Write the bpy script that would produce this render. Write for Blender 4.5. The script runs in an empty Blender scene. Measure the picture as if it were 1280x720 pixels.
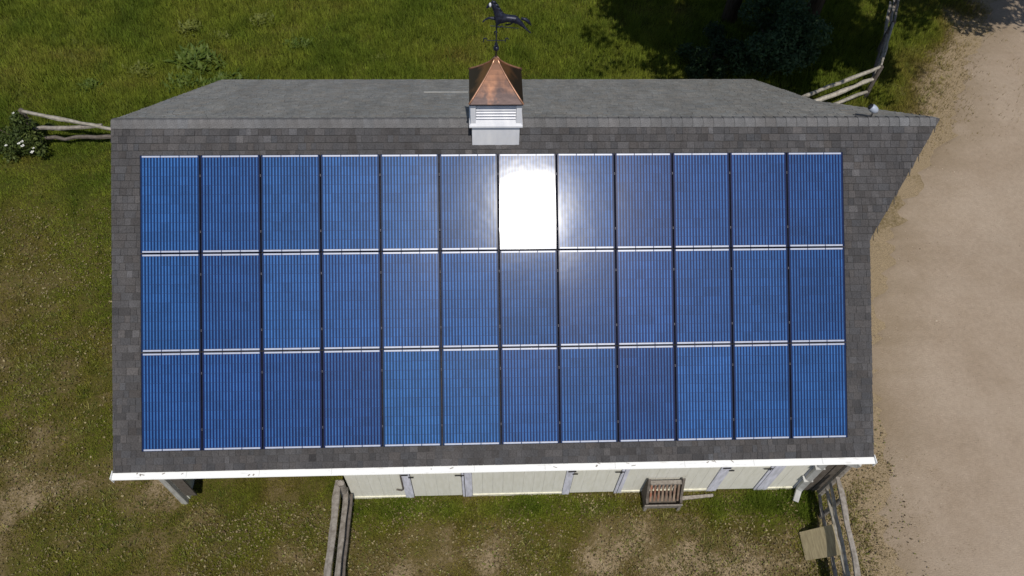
import bpy, bmesh, math, random
import numpy as np
from mathutils import Vector, Matrix, Euler
rnd = random.Random(7)
nrs = np.random.RandomState(11)
S = bpy.context.scene
col = S.collection
PI = math.pi

# ------------------------------------------------------------------ camera, world, sun, exposure
cam_d = bpy.data.cameras.new("camera")
cam = bpy.data.objects.new("camera", cam_d)
col.objects.link(cam)
cam.location = (5.740, -9.866, 14.915)
cam.rotation_mode = 'XYZ'
cam.rotation_euler = (math.radians(34.5156), math.radians(-1.5206), math.radians(-1.8695))
cam_d.sensor_width = 36.0
cam_d.lens = 948.369 / 1280 * 36.0
cam_d.clip_start = 0.1
cam_d.clip_end = 2000
S.camera = cam

SUN_EL, SUN_AZ = 62.6, 7.6          # elevation; degrees from -Y towards +X
W = bpy.data.worlds.new("World")
S.world = W
W.use_nodes = True
wn = W.node_tree
sky = wn.nodes.new("ShaderNodeTexSky")
sky.sky_type = 'NISHITA'
sky.sun_disc = False
sky.sun_elevation = math.radians(SUN_EL)
sky.sun_rotation = math.radians(180 - SUN_AZ)
sky.air_density = 1.0
sky.dust_density = 0.8
bg = wn.nodes["Background"]
bg.inputs["Strength"].default_value = 0.075
wn.links.new(sky.outputs[0], bg.inputs[0])

sl = bpy.data.lights.new("sun", 'SUN')
sl.energy = 3.5
sl.angle = math.radians(0.53)
sl.color = (1.0, 0.955, 0.88)
sun = bpy.data.objects.new("sun", sl)
col.objects.link(sun)
e, a = math.radians(SUN_EL), math.radians(SUN_AZ)
sdir = Vector((math.cos(e) * math.sin(a), -math.cos(e) * math.cos(a), math.sin(e)))
sun.rotation_euler = sdir.to_track_quat('Z', 'Y').to_euler()
sun.location = (6, -20, 40)

S.view_settings.view_transform = 'Standard'
S.view_settings.look = 'None'
S.view_settings.exposure = 0.0
S.view_settings.gamma = 1.0
S.view_settings.use_curve_mapping = False

# ------------------------------------------------------------------ helpers
def link(o, parent=None):
    col.objects.link(o)
    if parent is not None:
        o.parent = parent
    return o

def tag(o, label=None, cat=None, group=None, kind=None):
    if label: o["label"] = label
    if cat: o["category"] = cat
    if group: o["group"] = group
    if kind: o["kind"] = kind
    return o

def empty(name, loc=(0, 0, 0), rot=(0, 0, 0)):
    o = bpy.data.objects.new(name, None)
    o.empty_display_size = 0.2
    o.location = loc
    o.rotation_euler = rot
    col.objects.link(o)
    return o

def thing(name, label, cat, loc=(0, 0, 0), group=None, rot=(0, 0, 0)):
    return tag(empty(name, loc, rot), label, cat, group)

class MB:
    def __init__(self):
        self.v = []; self.f = []; self.m = []
    def add(self, vs, fs, m=0):
        n = len(self.v)
        self.v += [tuple(x) for x in vs]
        self.f += [tuple(i + n for i in f) for f in fs]
        self.m += [m] * len(fs)
        return self
    def box(self, x0, x1, y0, y1, z0, z1, m=0):
        vs = [(x0,y0,z0),(x1,y0,z0),(x1,y1,z0),(x0,y1,z0),(x0,y0,z1),(x1,y0,z1),(x1,y1,z1),(x0,y1,z1)]
        return self.add(vs, [(0,3,2,1),(4,5,6,7),(0,1,5,4),(1,2,6,5),(2,3,7,6),(3,0,4,7)], m)
    def hexa(self, lo, hi, m=0):            # two quads of 4 points, counter-clockwise seen from hi
        return self.add(list(lo) + list(hi), [(0,3,2,1),(4,5,6,7),(0,1,5,4),(1,2,6,5),(2,3,7,6),(3,0,4,7)], m)
    def prism(self, poly, axis, a, b, m=0):  # poly of 2-D points, extruded along axis from a to b
        n = len(poly)
        def P(p, t):
            if axis == 'x': return (t, p[0], p[1])
            if axis == 'y': return (p[0], t, p[1])
            return (p[0], p[1], t)
        vs = [P(p, a) for p in poly] + [P(p, b) for p in poly]
        fs = [tuple(range(n - 1, -1, -1)), tuple(range(n, 2 * n))]
        for i in range(n):
            j = (i + 1) % n
            fs.append((i, j, n + j, n + i))
        return self.add(vs, fs, m)
    def tube(self, pts, r, n=8, m=0, cap=True, flat=1.0):
        pts = [Vector(p) for p in pts]
        rs = r if isinstance(r, (list, tuple)) else [r] * len(pts)
        rings = []
        ref = None
        for i, p in enumerate(pts):
            d = (pts[min(i + 1, len(pts) - 1)] - pts[max(i - 1, 0)]).normalized()
            if ref is None:
                ref = Vector((0, 0, 1)) if abs(d.z) < 0.9 else Vector((1, 0, 0))
            a_ = d.cross(ref).normalized(); b_ = a_.cross(d).normalized()
            ref = b_
            rings.append([p + (a_ * math.cos(2*PI*k/n) + b_ * math.sin(2*PI*k/n) * flat) * rs[i] for k in range(n)])
        vs = [q for R_ in rings for q in R_]
        fs = []
        for i in range(len(pts) - 1):
            for k in range(n):
                k2 = (k + 1) % n
                fs.append((i*n+k, i*n+k2, (i+1)*n+k2, (i+1)*n+k))
        if cap:
            fs.append(tuple(range(n - 1, -1, -1)))
            fs.append(tuple((len(pts)-1)*n + k for k in range(n)))
        return self.add(vs, fs, m)
    def sphere(self, c, r, n=12, k=8, m=0, sz=1.0):
        pts = []; rs = []
        for i in range(k + 1):
            t = PI * i / k
            pts.append((c[0], c[1], c[2] + r * sz * -math.cos(t))); rs.append(max(1e-4, r * math.sin(t)))
        return self.tube(pts, rs, n, m)
    def mesh(self, name, mats, off=(0, 0, 0)):
        me = bpy.data.meshes.new(name)
        vs = [(v[0]-off[0], v[1]-off[1], v[2]-off[2]) for v in self.v]
        me.from_pydata(vs, [], self.f)
        mats = mats if isinstance(mats, (list, tuple)) else [mats]
        for m in mats: me.materials.append(m)
        if len(mats) > 1:
            me.polygons.foreach_set("material_index", self.m)
        me.update()
        return me
    def build(self, name, mats, parent=None, smooth=False, bevel=0, world=True, fix=True):
        off = (0, 0, 0)
        if parent is not None and world:
            off = parent.matrix_basis.translation
            if parent.parent is not None: off = off + parent.parent.matrix_basis.translation
        me = self.mesh(name, mats, off)
        if fix or bevel:
            bm = bmesh.new(); bm.from_mesh(me)
            if fix: bmesh.ops.recalc_face_normals(bm, faces=bm.faces)
            if bevel:
                bmesh.ops.bevel(bm, geom=[g for g in bm.edges], offset=bevel, segments=1, affect='EDGES', clamp_overlap=True)
            bm.to_mesh(me); bm.free()
        if smooth:
            me.polygons.foreach_set("use_smooth", [True] * len(me.polygons))
        o = bpy.data.objects.new(name, me)
        link(o, parent)
        return o

def np_mesh(name, V, F, mats, attrs=None, smooth=False):
    """V (n,3), F (m,k) int"""
    me = bpy.data.meshes.new(name)
    V = np.asarray(V, np.float32); F = np.asarray(F, np.int32)
    k = F.shape[1]
    me.vertices.add(len(V)); me.vertices.foreach_set("co", V.ravel())
    me.loops.add(F.size); me.loops.foreach_set("vertex_index", F.ravel())
    me.polygons.add(len(F))
    me.polygons.foreach_set("loop_start", np.arange(0, F.size, k, dtype=np.int32))
    me.polygons.foreach_set("loop_total", np.full(len(F), k, np.int32))
    me.update(calc_edges=True)
    for m in (mats if isinstance(mats, (list, tuple)) else [mats]): me.materials.append(m)
    for nm, (dom, typ, dat) in (attrs or {}).items():
        at = me.attributes.new(nm, typ, dom)
        at.data.foreach_set("color" if typ == 'FLOAT_COLOR' else "value", np.asarray(dat, np.float32).ravel())
    if smooth: me.polygons.foreach_set("use_smooth", np.ones(len(F), bool))
    return me

def hash2(ix, iy, seed):
    h = (ix.astype(np.int64) * 374761393 + iy.astype(np.int64) * 668265263 + seed * 974711) & 0x7fffffff
    h = ((h ^ (h >> 13)) * 1274126177) & 0x7fffffff
    h = h ^ (h >> 16)
    return (h & 0xffff) / 65535.0

def vnoise(x, y, scale, seed=0, octv=3):
    x = np.asarray(x, float); y = np.asarray(y, float)
    out = np.zeros(np.broadcast(x, y).shape); amp = 1.0; tot = 0
    for o in range(octv):
        fx = x * scale * 2**o + 1000; fy = y * scale * 2**o + 1000
        ix = np.floor(fx); iy = np.floor(fy); tx = fx - ix; ty = fy - iy
        tx = tx*tx*(3-2*tx); ty = ty*ty*(3-2*ty)
        s = seed + o * 17
        out += amp * ((hash2(ix,iy,s)*(1-tx)+hash2(ix+1,iy,s)*tx)*(1-ty) + (hash2(ix,iy+1,s)*(1-tx)+hash2(ix+1,iy+1,s)*tx)*ty)
        tot += amp; amp *= 0.5
    return out / tot

def sstep(x, a_, b_):
    t = np.clip((x - a_) / (b_ - a_), 0, 1)
    return t * t * (3 - 2 * t)

# ------------------------------------------------------------------ materials
def mat(name, base=(0.5,0.5,0.5), rough=0.6, metal=0.0, var=0.0, scale=8.0, base2=None, bump=0.0, bscale=40.0,
        stretch=(1,1,1), spec=0.5, rand=0.0, detail=6.0, thr=(0.35, 0.65)):
    m = bpy.data.materials.new(name)
    m.use_nodes = True
    nt = m.node_tree; N = nt.nodes; L = nt.links
    p = N["Principled BSDF"]
    p.inputs["Roughness"].default_value = rough
    p.inputs["Metallic"].default_value = metal
    p.inputs["Specular IOR Level"].default_value = spec
    tc = N.new("ShaderNodeTexCoord"); mp = N.new("ShaderNodeMapping")
    mp.inputs["Scale"].default_value = stretch
    L.new(tc.outputs["Object"], mp.inputs[0])
    nz = N.new("ShaderNodeTexNoise"); nz.inputs["Scale"].default_value = scale; nz.inputs["Detail"].default_value = detail
    L.new(mp.outputs[0], nz.inputs["Vector"])
    b2 = base2 if base2 else tuple(c * (1 - var) for c in base)
    mr = N.new("ShaderNodeMapRange"); mr.inputs[1].default_value = thr[0]; mr.inputs[2].default_value = thr[1]
    L.new(nz.outputs["Fac"], mr.inputs[0])
    mx = N.new("ShaderNodeMix"); mx.data_type = 'RGBA'
    mx.inputs[6].default_value = (*base, 1); mx.inputs[7].default_value = (*b2, 1)
    L.new(mr.outputs[0], mx.inputs[0])
    out = mx.outputs[2]
    if rand:
        oi = N.new("ShaderNodeObjectInfo"); r2 = N.new("ShaderNodeMapRange")
        r2.inputs[3].default_value = 1 - rand; r2.inputs[4].default_value = 1 + rand
        L.new(oi.outputs["Random"], r2.inputs[0])
        hs = N.new("ShaderNodeHueSaturation"); L.new(r2.outputs[0], hs.inputs["Value"]); L.new(out, hs.inputs["Color"])
        out = hs.outputs[0]
    L.new(out, p.inputs["Base Color"])
    if bump:
        n2 = N.new("ShaderNodeTexNoise"); n2.inputs["Scale"].default_value = bscale; n2.inputs["Detail"].default_value = 5
        L.new(mp.outputs[0], n2.inputs["Vector"])
        bp = N.new("ShaderNodeBump"); bp.inputs["Strength"].default_value = bump; bp.inputs["Distance"].default_value = 0.01
        L.new(n2.outputs["Fac"], bp.inputs["Height"]); L.new(bp.outputs[0], p.inputs["Normal"])
    return m

def attr_mat(name, attr, rough=0.8, spec=0.2, trans=0.0, var=0.25, scale=30.0, bump=0.0, stain=0.0):
    """colour from a per-piece colour attribute with fine procedural grain"""
    m = bpy.data.materials.new(name); m.use_nodes = True
    nt = m.node_tree; N = nt.nodes; L = nt.links
    p = N["Principled BSDF"]; p.inputs["Roughness"].default_value = rough; p.inputs["Specular IOR Level"].default_value = spec
    at = N.new("ShaderNodeAttribute"); at.attribute_name = attr
    tc = N.new("ShaderNodeTexCoord")
    nz = N.new("ShaderNodeTexNoise"); nz.inputs["Scale"].default_value = scale; nz.inputs["Detail"].default_value = 5
    L.new(tc.outputs["Object"], nz.inputs["Vector"])
    mr = N.new("ShaderNodeMapRange"); mr.inputs[1].default_value = 0.3; mr.inputs[2].default_value = 0.7
    mr.inputs[3].default_value = 1 - var; mr.inputs[4].default_value = 1 + var
    L.new(nz.outputs["Fac"], mr.inputs[0])
    hs = N.new("ShaderNodeHueSaturation"); L.new(mr.outputs[0], hs.inputs["Value"]); L.new(at.outputs["Color"], hs.inputs["Color"])
    out = hs.outputs[0]
    if stain:                                   # weather streaks running down the slope, lichen blotches
        ge = N.new("ShaderNodeNewGeometry"); mp = N.new("ShaderNodeMapping"); mp.inputs["Scale"].default_value = (2.6, 0.45, 0.45)
        L.new(ge.outputs["Position"], mp.inputs[0])
        for (vec, sc_, amt) in ((mp.outputs[0], 1.0, stain), (ge.outputs["Position"], 2.2, stain * 0.8)):
            ns = N.new("ShaderNodeTexNoise"); ns.inputs["Scale"].default_value = sc_; ns.inputs["Detail"].default_value = 6; ns.inputs["Roughness"].default_value = 0.6
            L.new(vec, ns.inputs["Vector"])
            m2 = N.new("ShaderNodeMapRange"); m2.inputs[1].default_value = 0.35; m2.inputs[2].default_value = 0.65; m2.inputs[3].default_value = 1 - amt; m2.inputs[4].default_value = 1 + amt
            L.new(ns.outputs["Fac"], m2.inputs[0])
            h2 = N.new("ShaderNodeHueSaturation"); L.new(m2.outputs[0], h2.inputs["Value"]); L.new(out, h2.inputs["Color"]); out = h2.outputs[0]
    L.new(out, p.inputs["Base Color"])
    if bump:
        bp = N.new("ShaderNodeBump"); bp.inputs["Strength"].default_value = bump; bp.inputs["Distance"].default_value = 0.01
        n2 = N.new("ShaderNodeTexNoise"); n2.inputs["Scale"].default_value = 160
        L.new(tc.outputs["Object"], n2.inputs["Vector"])
        L.new(n2.outputs["Fac"], bp.inputs["Height"]); L.new(bp.outputs[0], p.inputs["Normal"])
    if trans:
        tr = N.new("ShaderNodeBsdfTranslucent"); L.new(hs.outputs[0], tr.inputs[0])
        ms = N.new("ShaderNodeMixShader"); ms.inputs[0].default_value = trans
        L.new(p.outputs[0], ms.inputs[1]); L.new(tr.outputs[0], ms.inputs[2])
        L.new(ms.outputs[0], N["Material Output"].inputs[0])
    return m

M = {}
M['white_metal'] = mat("white_painted_metal", (0.84,0.84,0.84), 0.45, var=0.10, scale=5, bump=0.05)
M['downspout'] = mat('grey_white_downspout', (0.55,0.55,0.54), 0.5, base2=(0.40,0.39,0.37), scale=4, bump=0.1)
M['pale_flashing'] = mat('dull_flashing', (0.36,0.36,0.35), 0.6, var=0.25, scale=6)
M['lamp_grey'] = mat('lamp_grey_enamel', (0.36,0.40,0.48), 0.4, var=0.15)
M['gutter'] = mat("gutter_paint", (0.86,0.86,0.85), 0.45, base2=(0.55,0.53,0.48), scale=5, stretch=(1,6,6), thr=(0.62,0.78), bump=0.05)
M['white_wood'] = mat("white_painted_wood", (0.80,0.80,0.83), 0.55, base2=(0.66,0.67,0.72), scale=6, stretch=(1,1,0.3), bump=0.1)
M['trim'] = mat("lavender_white_trim", (0.72,0.72,0.82), 0.55, base2=(0.52,0.52,0.58), scale=9, stretch=(2,1,0.4), bump=0.1)
M['cream'] = mat("cream_painted_boards", (0.775,0.755,0.675), 0.6, base2=(0.71,0.69,0.60), scale=5, stretch=(4,4,0.6), bump=0.1, rand=0.012)
M['cream_sill'] = mat("pale_cream_sill", (0.80,0.77,0.62), 0.6, var=0.25, scale=9)
M['black_iron'] = mat("black_iron", (0.02,0.02,0.022), 0.5, var=0.4, scale=30)
M['vane'] = mat("dark_patina_metal", (0.008,0.009,0.018), 0.40, metal=0.35, base2=(0.03,0.034,0.06), scale=25, bump=0.1)
M['copper'] = None
M['old_wood'] = mat("weathered_grey_wood", (0.31,0.28,0.245), 0.85, base2=(0.19,0.165,0.14), scale=14, stretch=(1,1,1), bump=0.6, bscale=60, spec=0.2, rand=0.15)
M['pale_wood'] = mat("pale_weathered_rail", (0.40,0.37,0.315), 0.85, base2=(0.25,0.225,0.185), scale=12, bump=0.5, bscale=60, spec=0.2, rand=0.12)
M['dark_wood'] = mat("dark_weathered_wood", (0.14,0.12,0.105), 0.85, base2=(0.09,0.075,0.06), scale=14, bump=0.5, spec=0.2, rand=0.1)
M['post_wood'] = mat("grey_white_post", (0.46,0.45,0.42), 0.8, base2=(0.32,0.30,0.27), scale=10, stretch=(3,3,0.5), bump=0.3)
M['red_wood'] = mat("red_brown_slat", (0.22,0.085,0.05), 0.8, base2=(0.22,0.15,0.10), scale=10, bump=0.4, rand=0.25)
M['tan_slat'] = mat("tan_worn_slat", (0.24,0.18,0.125), 0.8, base2=(0.17,0.10,0.07), scale=10, bump=0.4, rand=0.2)
M['plywood'] = mat("weathered_plywood", (0.40,0.335,0.20), 0.75, base2=(0.27,0.22,0.13), scale=5, stretch=(7,1,7), bump=0.2)
M['deck'] = mat("roof_decking", (0.05,0.048,0.047), 0.9, var=0.3)
M['soffit'] = mat("white_soffit", (0.7,0.7,0.68), 0.7, var=0.1)
M['panel_frame'] = mat("dark_anodised_frame", (0.007,0.011,0.030), 0.65, var=0.3, spec=0.15)
M['ribbon'] = mat("tinned_bus_ribbon", (0.40,0.43,0.53), 0.35, var=0.12, scale=20)
M['clamp'] = mat("aluminium_clamp", (0.075,0.075,0.09), 0.5, metal=0.4, var=0.1)
M['rail'] = mat("dark_mounting_rail", (0.03,0.03,0.033), 0.45, metal=0.5, var=0.2)
M['lens'] = mat("dark_lens", (0.015,0.015,0.02), 0.15, var=0.2)
M['soil'] = mat("bare_soil", (0.16,0.12,0.075), 0.95, var=0.4, scale=3)
M['bark'] = mat("bark", (0.11,0.085,0.065), 0.9, base2=(0.06,0.045,0.035), scale=8, stretch=(3,3,0.6), bump=0.6, spec=0.1)
M['shingle'] = attr_mat("asphalt_shingle", "tone", 0.9, 0.25, var=0.30, scale=55, bump=0.5, stain=0.11)
M['leaf'] = attr_mat("leaf", "tint", 0.6, 0.3, trans=0.3, var=0.12)
M['grass'] = attr_mat("grass_blade", "tint", 0.7, 0.15, trans=0.25, var=0.12)
M['petal'] = mat("white_petal", (0.75,0.74,0.68), 0.7, var=0.1)
M['stone'] = attr_mat("pebble", "tint", 0.9, 0.2, var=0.15, bump=0.3)
M['litter'] = attr_mat("dry_leaf", "tint", 0.8, 0.2, var=0.15)

def copper_mat():
    m = bpy.data.materials.new("aged_copper"); m.use_nodes = True
    N = m.node_tree.nodes; L = m.node_tree.links; p = N["Principled BSDF"]
    tc = N.new("ShaderNodeTexCoord")
    nz = N.new("ShaderNodeTexNoise"); nz.inputs["Scale"].default_value = 1.3; nz.inputs["Detail"].default_value = 3; nz.inputs["Roughness"].default_value = 0.65
    mp = N.new("ShaderNodeMapping"); mp.inputs["Scale"].default_value = (2.5,2.5,0.8)
    L.new(tc.outputs["Object"], mp.inputs[0]); L.new(mp.outputs[0], nz.inputs["Vector"])
    sep = N.new("ShaderNodeSeparateXYZ"); L.new(tc.outputs["Object"], sep.inputs[0])
    mr = N.new("ShaderNodeMapRange")        # rain-worn brown film is thicker on the flatter skirt than near the peak
    mr.inputs[1].default_value = 0.36; mr.inputs[2].default_value = 0.05; mr.inputs[3].default_value = -0.22; mr.inputs[4].default_value = 0.22
    L.new(sep.outputs["Z"], mr.inputs[0])
    ad = N.new("ShaderNodeMath"); ad.operation = 'ADD'; L.new(nz.outputs["Fac"], ad.inputs[0]); L.new(mr.outputs[0], ad.inputs[1])
    r = N.new("ShaderNodeValToRGB")
    r.color_ramp.elements[0].position = 0.30; r.color_ramp.elements[0].color = (0.58,0.29,0.17,1)
    r.color_ramp.elements[1].position = 0.64; r.color_ramp.elements[1].color = (0.13,0.095,0.088,1)
    L.new(ad.outputs[0], r.inputs[0]); L.new(r.outputs[0], p.inputs["Base Color"])
    p.inputs["Metallic"].default_value = 0.92
    p.inputs["Roughness"].default_value = 0.34
    bp = N.new("ShaderNodeBump"); bp.inputs["Strength"].default_value = 0.15; bp.inputs["Distance"].default_value = 0.01
    n2 = N.new("ShaderNodeTexNoise"); n2.inputs["Scale"].default_value = 9; L.new(tc.outputs["Object"], n2.inputs["Vector"])
    L.new(n2.outputs["Fac"], bp.inputs["Height"]); L.new(bp.outputs[0], p.inputs["Normal"])
    return m
M['copper'] = copper_mat()
M['copper_hip'] = mat("bright_copper_hip", (0.78,0.42,0.27), 0.38, metal=0.75, var=0.3, scale=14)

PW, PH = 0.996, 1.655
def cell_mat():
    """blue polycrystalline cells with silver busbars printed under glass; object space is the panel's own"""
    m = bpy.data.materials.new("solar_cells_under_glass"); m.use_nodes = True
    N = m.node_tree.nodes; L = m.node_tree.links; p = N["Principled BSDF"]
    def math_(op, a_, b_=None, c_=None):
        n = N.new("ShaderNodeMath"); n.operation = op
        for i, v in enumerate((a_, b_, c_)):
            if v is None: continue
            if isinstance(v, (int, float)): n.inputs[i].default_value = v
            else: L.new(v, n.inputs[i])
        return n.outputs[0]
    tc = N.new("ShaderNodeTexCoord"); sep = N.new("ShaderNodeSeparateXYZ")
    L.new(tc.outputs["Object"], sep.inputs[0])
    X, Y = sep.outputs["X"], sep.outputs["Y"]
    ux = math_('MULTIPLY', math_('ADD', X, 0.471), 1/0.157)        # 6 cells across
    uy = math_('MULTIPLY', math_('ADD', Y, 0.785), 1/0.157)        # 10 cells down
    bx = math_('FRACT', math_('MULTIPLY', ux, 3.0))
    d = math_('ABSOLUTE', math_('SUBTRACT', bx, 0.5))
    bus = N.new("ShaderNodeMapRange"); bus.interpolation_type = 'SMOOTHSTEP'
    bus.inputs[1].default_value = 0.30; bus.inputs[2].default_value = 0.12; L.new(d, bus.inputs[0])
    # cell gaps (thin), per-cell tone
    fy = math_('ABSOLUTE', math_('SUBTRACT', math_('FRACT', uy), 0.5))
    gap = math_('GREATER_THAN', fy, 0.475)
    cx = N.new("ShaderNodeCombineXYZ"); L.new(math_('FLOOR', ux), cx.inputs[0]); L.new(math_('FLOOR', uy), cx.inputs[1])
    oi = N.new("ShaderNodeObjectInfo"); L.new(oi.outputs["Random"], cx.inputs[2])
    wnz = N.new("ShaderNodeTexWhiteNoise"); L.new(cx.outputs[0], wnz.inputs["Vector"])
    vor = N.new("ShaderNodeTexVoronoi"); vor.inputs["Scale"].default_value = 60
    off = N.new("ShaderNodeVectorMath"); off.operation = 'ADD'
    oc = N.new("ShaderNodeCombineXYZ"); L.new(math_('MULTIPLY', oi.outputs["Random"], 37.0), oc.inputs[2])
    L.new(tc.outputs["Object"], off.inputs[0]); L.new(oc.outputs[0], off.inputs[1]); L.new(off.outputs[0], vor.inputs["Vector"])
    big = N.new("ShaderNodeTexNoise"); big.inputs["Scale"].default_value = 2.2; big.inputs["Detail"].default_value = 3
    L.new(off.outputs[0], big.inputs["Vector"])
    sv = N.new("ShaderNodeSeparateColor"); L.new(vor.outputs["Color"], sv.inputs[0])
    # tone per panel from its object colour (r = brightness, g = teal shift)
    sc = N.new("ShaderNodeSeparateColor"); L.new(oi.outputs["Color"], sc.inputs[0])
    k = math_('ADD', math_('MULTIPLY', wnz.outputs["Value"], 0.22), 0.62)
    k = math_('ADD', k, math_('MULTIPLY', sv.outputs[0], 0.20))
    k = math_('ADD', k, math_('MULTIPLY', big.outputs["Fac"], 0.42))
    k = math_('MULTIPLY', k, sc.outputs[0])
    c1 = N.new("ShaderNodeMix"); c1.data_type = 'RGBA'
    c1.inputs[6].default_value = (0.0016,0.0115,0.076,1); c1.inputs[7].default_value = (0.0032,0.032,0.086,1)
    L.new(sc.outputs[1], c1.inputs[0])
    c2 = N.new("ShaderNodeMix"); c2.data_type = 'RGBA'; c2.inputs[7].default_value = (0.032,0.118,0.325,1)
    L.new(bus.outputs[0], c2.inputs[0]); L.new(c1.outputs[2], c2.inputs[6])
    hs = N.new("ShaderNodeHueSaturation"); L.new(k, hs.inputs["Value"]); L.new(c2.outputs[2], hs.inputs["Color"])
    c3 = N.new("ShaderNodeMix"); c3.data_type = 'RGBA'; c3.inputs[7].default_value = (0.012,0.03,0.10,1)
    L.new(math_('MULTIPLY', gap, 0.75), c3.inputs[0]); L.new(hs.outputs[0], c3.inputs[6])
    L.new(c3.outputs[2], p.inputs["Base Color"])
    p.inputs["Roughness"].default_value = 0.40              # textured cell surface
    p.inputs["Specular IOR Level"].default_value = 0.052
    p.inputs["Specular Tint"].default_value = (1.0, 0.86, 0.98, 1)
    p.inputs["Coat Weight"].default_value = 1.0             # front glass
    p.inputs["Coat Roughness"].default_value = 0.098
    wav = N.new("ShaderNodeTexNoise"); wav.inputs["Scale"].default_value = 2.6; wav.inputs["Detail"].default_value = 2
    L.new(off.outputs[0], wav.inputs["Vector"])
    wb = N.new("ShaderNodeBump"); wb.inputs["Strength"].default_value = 0.20; wb.inputs["Distance"].default_value = 0.006
    L.new(wav.outputs["Fac"], wb.inputs["Height"]); L.new(wb.outputs[0], p.inputs["Coat Normal"])
    return m
M['cells'] = cell_mat()

# ------------------------------------------------------------------ measures
P = math.radians(33.79)
CP, SP = math.cos(P), math.sin(P)
RZ = 5.717                      # ridge height
SE = 5.964                      # slope length
UL, UR, TIP = -0.516, 12.605, 13.92
PROW = 2.153                    # slope length at which the hay hood meets the gable
def ulim(s): return UR if s >= PROW else TIP + (UR - TIP) * s / PROW
WALL_Y = -4.66
BX0, BX1 = -0.16, 12.16         # gable walls
def slope(u, s, h=0.0, back=1): return Vector((u, -s*CP*back - h*SP*back, RZ - s*SP + h*CP))

# ------------------------------------------------------------------ ground and driveway
EDGE = [(-60, 12.3), (-12, 13.55), (-6.43, 13.80), (-4.5, 14.02), (-2.73, 14.45), (-1.1, 14.70), (2.0, 16.3), (6.39, 19.55), (8.14, 20.50), (10.07, 21.75), (14, 24.0), (40, 40)]
ey = np.array([q[0] for q in EDGE]); ex = np.array([q[1] for q in EDGE])
def drive_dist(x, y):           # metres to the right of the drive's left edge
    return (x - np.interp(y, ey, ex)) * 0.85

def dryness(x, y):
    x = np.asarray(x, float); y = np.asarray(y, float)
    n = vnoise(x, y, 0.9, 3, 4); n2 = vnoise(x, y, 0.35, 9, 3)
    base = 0.10 + 0.40 * sstep(-y, -4.5, 2.0) + 0.07 * sstep(-x, 1.5, 5.0) * sstep(-y, -3, 1)
    base = np.where((x > 3.0) & (x < 12.6) & (y < -4.4), 0.34 + 0.17 * sstep(-y, 4.8, 6.2) + 0.08 * sstep(x, 5, 11), base)
    n3 = vnoise(x, y, 2.6, 15, 3)
    d = base + (n - 0.5) * 0.75 + (n2 - 0.5) * 0.4 + (n3 - 0.5) * 0.55 * sstep(-y, -5.0, 3.0)
    dd = drive_dist(x, y)
    d = d + 0.75 * sstep(dd, -2.1, 0.3)
    d = d + 0.22 * ((x > 16.5) & (y > 4)) * sstep(dd, -3.5, -1.0)
    # bare worn patches in the paddock
    for px, py, r, k in ((9.6, -6.4, 0.7, 0.42), (8.1, -6.0, 0.4, 0.22), (6.0, -5.9, 0.4, 0.22), (10.6, -6.4, 0.6, 0.40), (5.0, -6.2, 0.5, 0.2), (-5.6, -1.6, 1.8, 0.2), (-4.2, -5.2, 1.5, 0.2)):
        d = d + k * np.exp(-((x-px)**2 + (y-py)**2) / (r*r)) * (0.6 + 0.8 * n)
    return np.clip(d, 0, 1)

def ground_z(x, y):
    x = np.asarray(x, float); y = np.asarray(y, float)
    m = sstep(x, -11.8, -10) * (1 - sstep(x, 25, 26.8)) * sstep(y, -8.8, -7.5) * (1 - sstep(y, 15, 16.8))
    return (vnoise(x, y, 0.5, 21, 3) - 0.5) * 0.10 * m

gx = np.concatenate([[-900,-400,-150,-60,-30,-18], np.arange(-12, 27.01, 0.14), [32,45,80,160,400,900]])
gy = np.concatenate([[-900,-400,-150,-60,-30,-15], np.arange(-9, 17.01, 0.14), [22,30,45,80,160,400,900]])
GX, GY = np.meshgrid(gx, gy)
GZ = ground_z(GX, GY)
ins = (GX > -1) & (GX < 13) & (GY > -5.2) & (GY < 5.2)
GZ = np.where(ins, GZ * 0.3, GZ)
nx, ny = len(gx), len(gy)
idx = np.arange(nx*ny).reshape(ny, nx)
F = np.stack([idx[:-1,:-1], idx[:-1,1:], idx[1:,1:], idx[1:,:-1]], -1).reshape(-1, 4)
dry = dryness(GX, GY)
V = np.stack([GX, GY, GZ], -1).reshape(-1, 3)

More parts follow.
